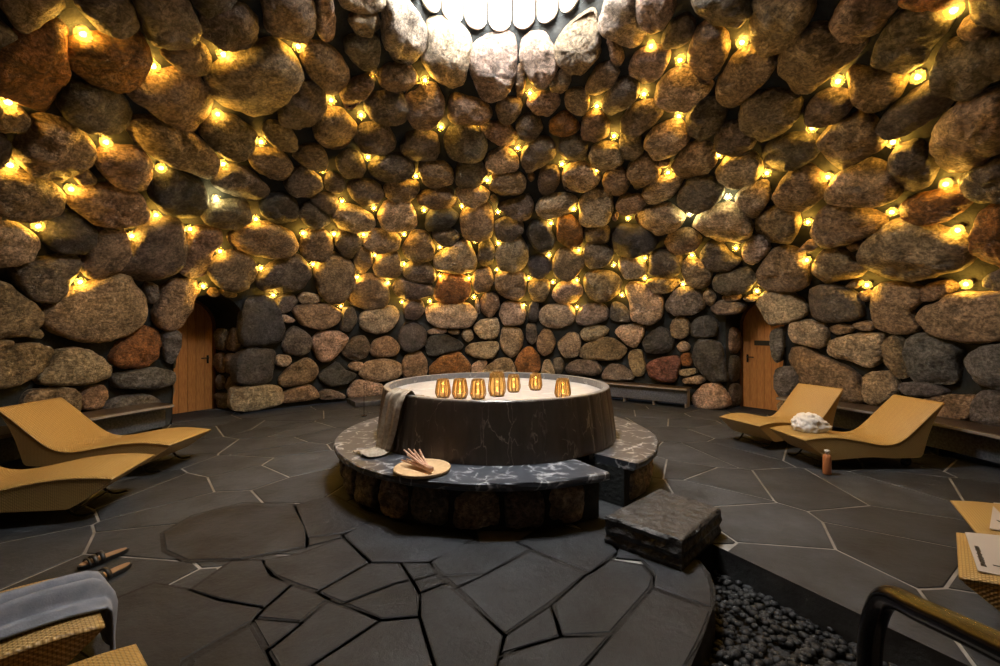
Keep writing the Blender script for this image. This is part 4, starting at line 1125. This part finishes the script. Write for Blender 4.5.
def lounger_pt(i, x, y, z):
    (px_, py_), deg, sx, sy, _ = LOUNGE[i]; a = math.radians(deg)
    return Vector((px_ + x * sx * math.cos(a) - y * sy * math.sin(a), py_ + x * sx * math.sin(a) + y * sy * math.cos(a), z))
def top_z(x):
    for (x0, z0), (x1, z1) in zip(tp, tp[1:]):
        if x0 <= x <= x1: return z0 + (z1 - z0) * (x - x0) / max(x1 - x0, 1e-6)
    return tp[0][1] if x < 0 else tp[-1][1]

# ---------------------------------------------------------------- things lying about
# white towel rolled up on the lounger
bm = bmesh.new(); bmesh.ops.create_icosphere(bm, subdivisions=5, radius=1)
for v in bm.verts:
    c = v.co.copy(); f = abs(noise.noise(c * 2.0 + Vector((3, 1, 7)))) * .30 + abs(noise.noise(c * 3.6 + Vector((9, 2, 1)))) * .22
    k = .82 + .32 - f
    q = Vector((c.x * .165, c.y * .165, c.z * .15)) * k
    if c.x > .5: q.x += (c.x - .5) * .16; q.z *= 1 - (c.x - .5) * 1.1
    q.z = max(q.z, -.055)
    v.co = q
tw = mesh_obj('rolled_towel', bm, M['white'], None, True); c = lounger_pt(0, .27, .02, 0); tw.location = (c.x, c.y, top_z(.27) + .016 + .055); tw.rotation_euler = (0, 0, -.15)
tag(tw, 'white terry towel bundled up on the foot end of a yellow lounger', 'towel')
# copper bottle
bt = thing('bottle', 'copper-brown bottle with a pale cap standing on the floor before the towel lounger', 'bottle', ground(827, 474))
bm = bmesh.new(); lathe(bm, [(.001, 0), (.036, 0), (.041, .006), (.041, .19), (.037, .208), (.024, .218), (.018, .222), (.001, .222)], 28); mesh_obj('body', bm, M['copper'], bt, True)
bm = bmesh.new(); lathe(bm, [(.001, .222), (.016, .222), (.016, .24), (.027, .243), (.028, .262), (.024, .268), (.001, .268)], 24); mesh_obj('cap', bm, M['cap'], bt, True)
# tray and whisk on the ring bench
pc = Vector((-.655, 3.745, .421))
bm = bmesh.new(); lathe(bm, [(.001, .012), (.2, .012), (.245, .024), (.262, .036), (.268, .032), (.262, .014), (.235, 0), (.001, 0)], 64)
tr = mesh_obj('wooden_tray', bm, M['tray'], None, True); tr.location = pc; tr.scale = (.89, .89, 1); tag(tr, 'round pale wooden tray on the front of the marble ring bench', 'tray')
wk = thing('whisk', 'bundle of split wooden sticks fanned out on the round wooden tray', 'whisk', pc + Vector((.075, -.10, .034)), math.radians(128))
rw = random.Random(4)
for k in range(13):
    a = math.radians(-13 + 26 * k / 12); ln = rw.uniform(.27, .33); lift = .015 + .07 * (k % 3) / 2 + rw.uniform(0, .02)
    bm = bmesh.new(); y0 = -.018 + .036 * k / 12
    tube(bm, [(0, y0, .008 + .008 * (k % 3)), (.1, y0 + .1 * math.tan(a) * .6, .012 + lift * .25), (ln, y0 + ln * math.tan(a), .012 + lift)], [.009, .010, .008], 6)
    mesh_obj('stick', bm, M['whisk'], wk)
bm = bmesh.new(); tube(bm, smooth_path([(-.035, .0, .018), (.03, 0, .02), (.06, 0, .024)], 4), [.024] * 9, 14); mesh_obj('binding', bm, M['whisk'], wk, True)
# linen towel over the tub's edge
aa = math.radians(-136.5); er = Vector((math.cos(aa), math.sin(aa), 0)); et = Vector((-er.y, er.x, 0)); T0 = Vector((TC[0], TC[1], 0))
path = smooth_path([(.86, .906), (1.0, .91), (1.13, .912), (1.2, .94), (1.235, .984), (1.27, .995), (1.305, .965), (1.325, .88), (1.345, .74), (1.362, .6), (1.378, .49), (1.40, .44), (1.46, .428), (1.56, .427), (1.68, .427)], 5) if False else None
pp = [(1.0, .906), (1.07, .91), (1.14, .912), (1.2, .94), (1.235, .988), (1.27, .996), (1.308, .965), (1.335, .88), (1.358, .74), (1.378, .6), (1.395, .49), (1.42, .445), (1.48, .430), (1.57, .428), (1.66, .428)]
path = smooth_path([(r, 0, z) for r, z in pp], 5)
bm = bmesh.new(); rows = []; NW = 26
for i, p in enumerate(path):
    s = i / (len(path) - 1); row = []
    hw = .15 - .05 * min(1, abs(s - .45) * 2) if s < .8 else .12 + (s - .8) * .25
    skew = -.16 * max(0, s - .45) + .12 * max(0, .3 - s)
    for j in range(NW):
        u = j / (NW - 1) * 2 - 1
        fold = (math.sin(u * 8 + 1.5 * s * 3) * .5 + .5) * .034 + (noise.noise(Vector((u * 3.5, s * 6, 1))) * .5 + .5) * .04
        vert = 1 if .38 < s < .75 else .45
        out = fold * vert
        pos = T0 + er * (p.x + (out if .38 < s < .78 else 0)) + et * (u * hw + skew * (1 + .3 * u) + noise.noise(Vector((s * 5, u * .7, 4))) * .045) + Vector((0, 0, p.z + (out if not (.38 < s < .78) else 0)))
        if s > .97: pos += er * (.012 * math.sin(u * 5))
        row.append(bm.verts.new(pos))
    rows.append(row)
for A, B in zip(rows, rows[1:]):
    for j in range(NW - 1): bm.faces.new((A[j], A[j + 1], B[j + 1], B[j]))
lt = mesh_obj('linen_towel', bm, M['linen'], None, True); md = lt.modifiers.new('thick', 'SOLIDIFY'); md.thickness = .006; md.offset = 1
tag(lt, 'beige linen towel draped over the edge of the round tub', 'towel')
# robe over the near lounger
bm = bmesh.new(); rows = []; NR = 60; NV = 34
for i in range(NR):
    s = i / (NR - 1) * 1.62 - .32           # <0: hanging beyond the foot end
    row = []
    for j in range(NV):
        u = j / (NV - 1); y = -.115 + .33 * u + .06 * s + .018 * noise.noise(Vector((s * 4, u * 3, 2)))
        fold = .014 + .06 * max(0, math.sin(u * 12 + s * 2.2 + 1.5 * noise.noise(Vector((s * 2, u, 7))))) + .045 * (noise.noise(Vector((s * 1.6 + u * 2, u * 7 - s * 2, 9))) * .5 + .5)
        fold *= min(1, 6 * u + .25) * min(1, 6 * (1 - u) + .25)
        if s >= 0:
            q = lounger_pt(4, s, y, top_z(s) + .016 + fold)
        else:
            h = -s; k = min(1, h / .06)
            q = lounger_pt(4, -.022 * math.sin(min(1, h / .06) * math.pi / 2) - fold * k * .35 - .01, y - .75 * h * (1 - u) + .2 * h * u, top_z(0) + .016 + fold * (1 - k) - max(0, h - .03) * .95)
        row.append(bm.verts.new(q))
    rows.append(row)
for A, B in zip(rows, rows[1:]):
    for j in range(NV - 1): bm.faces.new((A[j], A[j + 1], B[j + 1], B[j]))
rbz = mesh_obj('bathrobe', bm, M['robe'], None, True); md = rbz.modifiers.new('thick', 'SOLIDIFY'); md.thickness = .009; md.offset = 1
tag(rbz, 'blue-grey robe thrown along a dim wicker lounger and hanging off its end', 'robe')
# sandals
def make_sandal(label, p, deg):
    t = thing('sandal', label, 'sandal', p, math.radians(deg), 'pair of black sandals on the slate floor')
    ol = []
    for k in range(36):
        a = 2 * math.pi * k / 36; x = .145 * math.cos(a); wd = .047 + .009 * math.cos(a) - .008 * math.exp(-((x + .01) / .05) ** 2)
        ol.append((x, wd * math.copysign(abs(math.sin(a)) ** .8, math.sin(a))))
    bm = bmesh.new(); prism(bm, ol, 0, .024); bevel(bm, .003, 1); mesh_obj('sole', bm, M['strap'], t)
    bm = bmesh.new(); prism(bm, [(x * .92, y * .84) for x, y in ol], .024, .028); f = mesh_obj('insole', bm, M['tan'], t)
    bm = bmesh.new(); rows = []
    for i in range(8):
        x = .01 + .09 * i / 7; row = []
        for k in range(13):
            a = math.pi * k / 12; wd = .055 - .004 * i / 7; h = .058 - .02 * i / 7
            row.append((x, wd * math.cos(a), .015 + h * math.sin(a)))
        rows.append(row)
    V = [[bm.verts.new(q) for q in row] for row in rows]
    for i in range(7):
        if i in (2, 5): continue
        for k in range(12): bm.faces.new((V[i][k], V[i + 1][k], V[i + 1][k + 1], V[i][k + 1]))
    bmesh.ops.delete(bm, geom=[v for v in bm.verts if not v.link_faces], context='VERTS')
    st = mesh_obj('strap', bm, M['strap'], t, True); md = st.modifiers.new('thick', 'SOLIDIFY'); md.thickness = .005
    return t
make_sandal('black strapped sandal with tan insole on the slate, farther from the robe', ground(104, 560), 244)
make_sandal('black strapped sandal with tan insole on the slate, closer to the robe', ground(108, 577), 256)
# leaflets
def leaflet(label, i, quad, lines):
    t = thing('leaflet', label, 'leaflet', (0, 0, 0))
    Q = [ground(px_, py_, .352) for px_, py_ in quad]
    bm = bmesh.new(); z = lambda p: .366
    A = [bm.verts.new((p.x, p.y, .364)) for p in Q]; B = [bm.verts.new((p.x, p.y, .370)) for p in Q]
    bm.faces.new(A); bm.faces.new(list(reversed(B)))
    for k in range(4): bm.faces.new((A[k], A[(k + 1) % 4], B[(k + 1) % 4], B[k]))
    mesh_obj('sheet', bm, M['paper'], t)
    for (a, b, wd) in lines:
        P, Q2 = ground(*a, .371), ground(*b, .371); d = (Q2 - P).normalized(); nn = Vector((-d.y, d.x, 0)); L = (Q2 - P).length
        bm = bmesh.new(); k = max(1, int(L / .016)); rr = random.Random(3)
        for m in range(k):
            a0 = P + d * (L * m / k); a1 = P + d * (L * (m + (.75 if k > 3 else 1)) / k); hh = wd * rr.uniform(.6, 1)
            v = [bm.verts.new((q.x, q.y, .3705)) for q in (a0 - nn * hh, a1 - nn * hh, a1 + nn * hh, a0 + nn * hh)]; u = [bm.verts.new((q.co.x, q.co.y, .3712)) for q in v]
            bm.faces.new(list(reversed(v))); bm.faces.new(u)
            for x in range(4): bm.faces.new((v[x], v[(x + 1) % 4], u[(x + 1) % 4], u[x]))
        mesh_obj('print_line', bm, M['ink'], t)
    return t
leaflet('large white leaflet with small dark print on the lounger nearest the handrail', 7, [(965, 535), (1040, 542), (1055, 590), (978, 574)], [((976.5, 546), (984, 566.5), .012), ((993, 565), (1002, 567), .01)])
leaflet('smaller white leaflet on the lounger tip behind the large white leaflet', 6, [(993.5, 505), (1045, 509), (1040, 540), (989.5, 531)], [((997, 520), (1002, 523), .008)])
# handrail
hr = thing('handrail', 'dark polished bent-tube handrail rising from the gravel bed', 'handrail', (0, 0, 0))
pts = [(.775, .93, -.195), (.775, .93, .3), (.775, .93, .8), (.775, .93, .96), (.779, .915, 1.05), (.775, .88, 1.095), (.758, .80, 1.12), (.733, .655, 1.16), (.69, .40, 1.22), (.66, .1, 1.26), (.65, -.1, 1.27), (.65, -.2, 1.23), (.65, -.23, 1.1), (.65, -.23, .5), (.65, -.23, .0)]
bm = bmesh.new(); tube(bm, smooth_path(pts, 8), .0215, 20); mesh_obj('rail', bm, M['chrome'], hr, True)
for x, y, z in ((.775, .93, -.2), (.65, -.23, 0)):
    bm = bmesh.new(); lathe(bm, [(.022, z), (.05, z), (.05, z + .012), (.022, z + .015)], 24, cx=x, cy=y, close=True); mesh_obj('flange', bm, M['chrome'], hr, True)

# ---------------------------------------------------------------- candle lanterns on the tub
LAN = [(443, 397.6, .19, .078, 'leftmost of the row, beside the linen towel'), (460, 398.3, .198, .08, 'second from the linen towel'), (478, 398.8, .198, .08, 'third from the linen towel'),
       (497, 396, .25, .092, 'tallest of the seven'), (513.7, 392, .195, .074, 'just right of the tallest one, farther back'), (535.5, 390, .19, .076, 'farthest back of the seven'), (562.7, 398.4, .2, .08, 'standing alone, farthest from the linen towel')]
def make_lantern(h, r):
    t = thing('candle_lantern', '', 'lantern', group='gold-ribbed candle lanterns on the round tub')
    pr = [(r * .72, 0), (r * .97, h * .22), (r, h * .35), (r * .9, h * .65), (r * .74, h)]
    sp = [(p.x, p.z) for p in smooth_path([(a, 0, b) for a, b in pr], 4)]
    bm = bmesh.new(); lathe(bm, [(a - .007, b + .006) for a, b in sp], 28); mesh_obj('glass', bm, M['amber'], t, True)
    bm = bmesh.new(); lathe(bm, [(.001, 0), (r * .75, 0), (r * .78, .008), (r * .7, .012), (.001, .012)], 28); mesh_obj('base', bm, M['dark'], t)
    bm = bmesh.new(); rt = r * .74; lathe(bm, [(rt - .006, h - .006), (rt + .004, h - .006), (rt + .003, h + .003), (rt - .006, h + .003)], 28, close=True); mesh_obj('top_ring', bm, M['bamboo'], t)
    rm = None
    for k in range(10):
        if rm is None:
            bm = bmesh.new(); tube(bm, [(a, 0, b) for a, b in sp], .0055, 6); rm = o = mesh_obj('rib', bm, M['bamboo'], t, True)
        else: o = link(rm.copy(), t)
        o.rotation_euler = (0, 0, 2 * math.pi * k / 10)
    bm = bmesh.new(); lathe(bm, [(.001, .012), (.026, .012), (.026, .05), (.001, .052)], 20); cn = mesh_obj('candle', bm, M['wax'], t)
    bm = bmesh.new(); lathe(bm, [(.001, .054), (.008, .066), (.009, .076), (.004, .092), (.001, .1)], 12); mesh_obj('flame', bm, M['flame'], cn, True)
    li = bpy.data.lights.new('candle_light', 'POINT'); li.energy = .25; li.color = (1, .6, .2); li.shadow_soft_size = .012
    lo = link(bpy.data.objects.new('candle_light', li), t); lo.location = (0, 0, .11)
    return t
for x, y, h, r, lab in LAN:
    t = make_lantern(h, r); p = ground(x, y, .9); t.location = p; t['label'] = 'gold-ribbed candle lantern glowing on the round tub, ' + lab

# ---------------------------------------------------------------- bulbs between the boulders
BULBS = '''A0 415,170 765,330 40,510
A1 115,270 490,230 655,500 805,575 88,570 860,385
A2 125,400 205,635 985,530 650,465 385,612
A3 255,230 400,300 710,210 220,470 395,580
A4 190,405 590,385 770,50
B0 530,110 805,240 355,345 50,225 780,475 190,530 950,545 660,580
B1 115,220 305,110 615,250 840,185 710,405 870,440 280,495 515,565 670,570 818,572 80,395c 100,655
B2 590,140 80,280 435,300 810,220 985,250 120,450 310,430 490,460 20,570 870,445 755,515 375,605 490,615 200,635
B3 70,80 595,175 340,262 835,265 640,385c 448,470c 140,490 680,640
B4 60,40 465,110 140,285 730,320 460,460 790,550 40,510
C0 400,210
C1 305,140 565,120 875,75 785,185 940,215 365,275 705,330 15,230
C2 20,120 200,180 345,190 485,148 150,305 370,285 745,75 895,50 885,200 645,190 765,210 620,325 885,335 10,310
C3 460,75 70,125 225,90 225,190 110,275 415,220 785,255
C4 335,225 830,220 35,100'''
bl = []
for line in BULBS.split('\n'):
    k, *pp = line.split()
    for q in pp:
        cool = q.endswith('c'); a, b = q.rstrip('c').split(',')
        bl.append((float(a) / 5 + int(k[1]) * 200, float(b) / 5 + OY[k[0]], cool))
BANDS = [(45, 'at the far left end, over the black-edged gap by the big rust boulder', 'at the far left edge'), (120, '', 'above the back of the left yellow lounger'), (160, '', 'just left of the left arched door'), (215, '', 'directly above the left arched door'),
         (262, '', 'above the black blocks beside the left door'), (300, '', 'over the floor right of the left door'), (345, '', 'over the left end of the ring bench'), (383, '', 'over the thin metal rod'),
         (412, '', 'above the linen towel'), (452, '', 'above the leftmost lanterns'), (482, '', 'above the third lantern from the towel'), (505, '', 'above the tallest lantern'), (530, '', 'above the lantern right of the tallest'),
         (556, '', 'above the farthest-back lantern'), (590, '', 'above the lone right lantern'), (618, '', 'above the right rim of the tub'), (655, '', 'above the ring bench\'s right end'), (700, '', 'above the back bench'),
         (752, '', 'beside the right door'), (790, '', 'above the right arched door'), (835, '', 'above the lounger by the right door'), (880, '', 'left of the towel lounger\'s back top'), (945, '', 'above the towel lounger\'s back'), (1001, '', 'at the far right edge')]
ORD = ['topmost', 'second', 'third', 'fourth', 'fifth', 'sixth', 'seventh', 'eighth', 'ninth', 'tenth']
groups = {}
for x, y, cool in bl:
    for k, (xm, _, nm) in enumerate(BANDS):
        if x < xm: groups.setdefault(k, []).append((y, x, cool)); break
def make_bulb(cool):
    t = thing('glass_bulb', '', 'bulb', group='lit bulbs between the boulders of the wall')
    bm = bmesh.new(); bmesh.ops.create_uvsphere(bm, u_segments=18, v_segments=12, radius=.064); mesh_obj('globe', bm, M['glass'], t, True)
    bm = bmesh.new(); lathe(bm, [(.001, -.014), (.014, -.012), (.02, 0), (.016, .016), (.001, .024)], 10)
    mesh_obj('filament', bm, M['filc' if cool else 'fil'], t, True)
    bm = bmesh.new(); lathe(bm, [(.001, -.11), (.02, -.11), (.022, -.06), (.03, -.052), (.03, -.044), (.001, -.044)], 16); mesh_obj('socket', bm, M['brass'], t, True)
    li = bpy.data.lights.new('bulb_light', 'POINT'); li.energy = BULB_POWER * (.9 if cool else 1); li.color = (1, .92, .66) if cool else (1, .60, .14); li.shadow_soft_size = .03
    link(bpy.data.objects.new('bulb_light', li), t)
    return t
proto = {False: None, True: None}
for k in sorted(groups):
    g = sorted(groups[k])
    for i, (y, x, cool) in enumerate(g):
        if proto[cool] is None: o = proto[cool] = make_bulb(cool)
        else: o = copy_tree(proto[cool])
        p = hit_dome(ray(x, y), EQ + .03); nrm = dome_normal(p)
        o.location = p; o.rotation_euler = nrm.to_track_quat('Z', 'Y').to_euler()
        where = BANDS[k][2]
        o['label'] = ('cool white' if cool else 'amber') + ' bulb in the wall ' + where + (', ' + ORD[i] + (' down' if i else '') if len(g) > 1 else '')
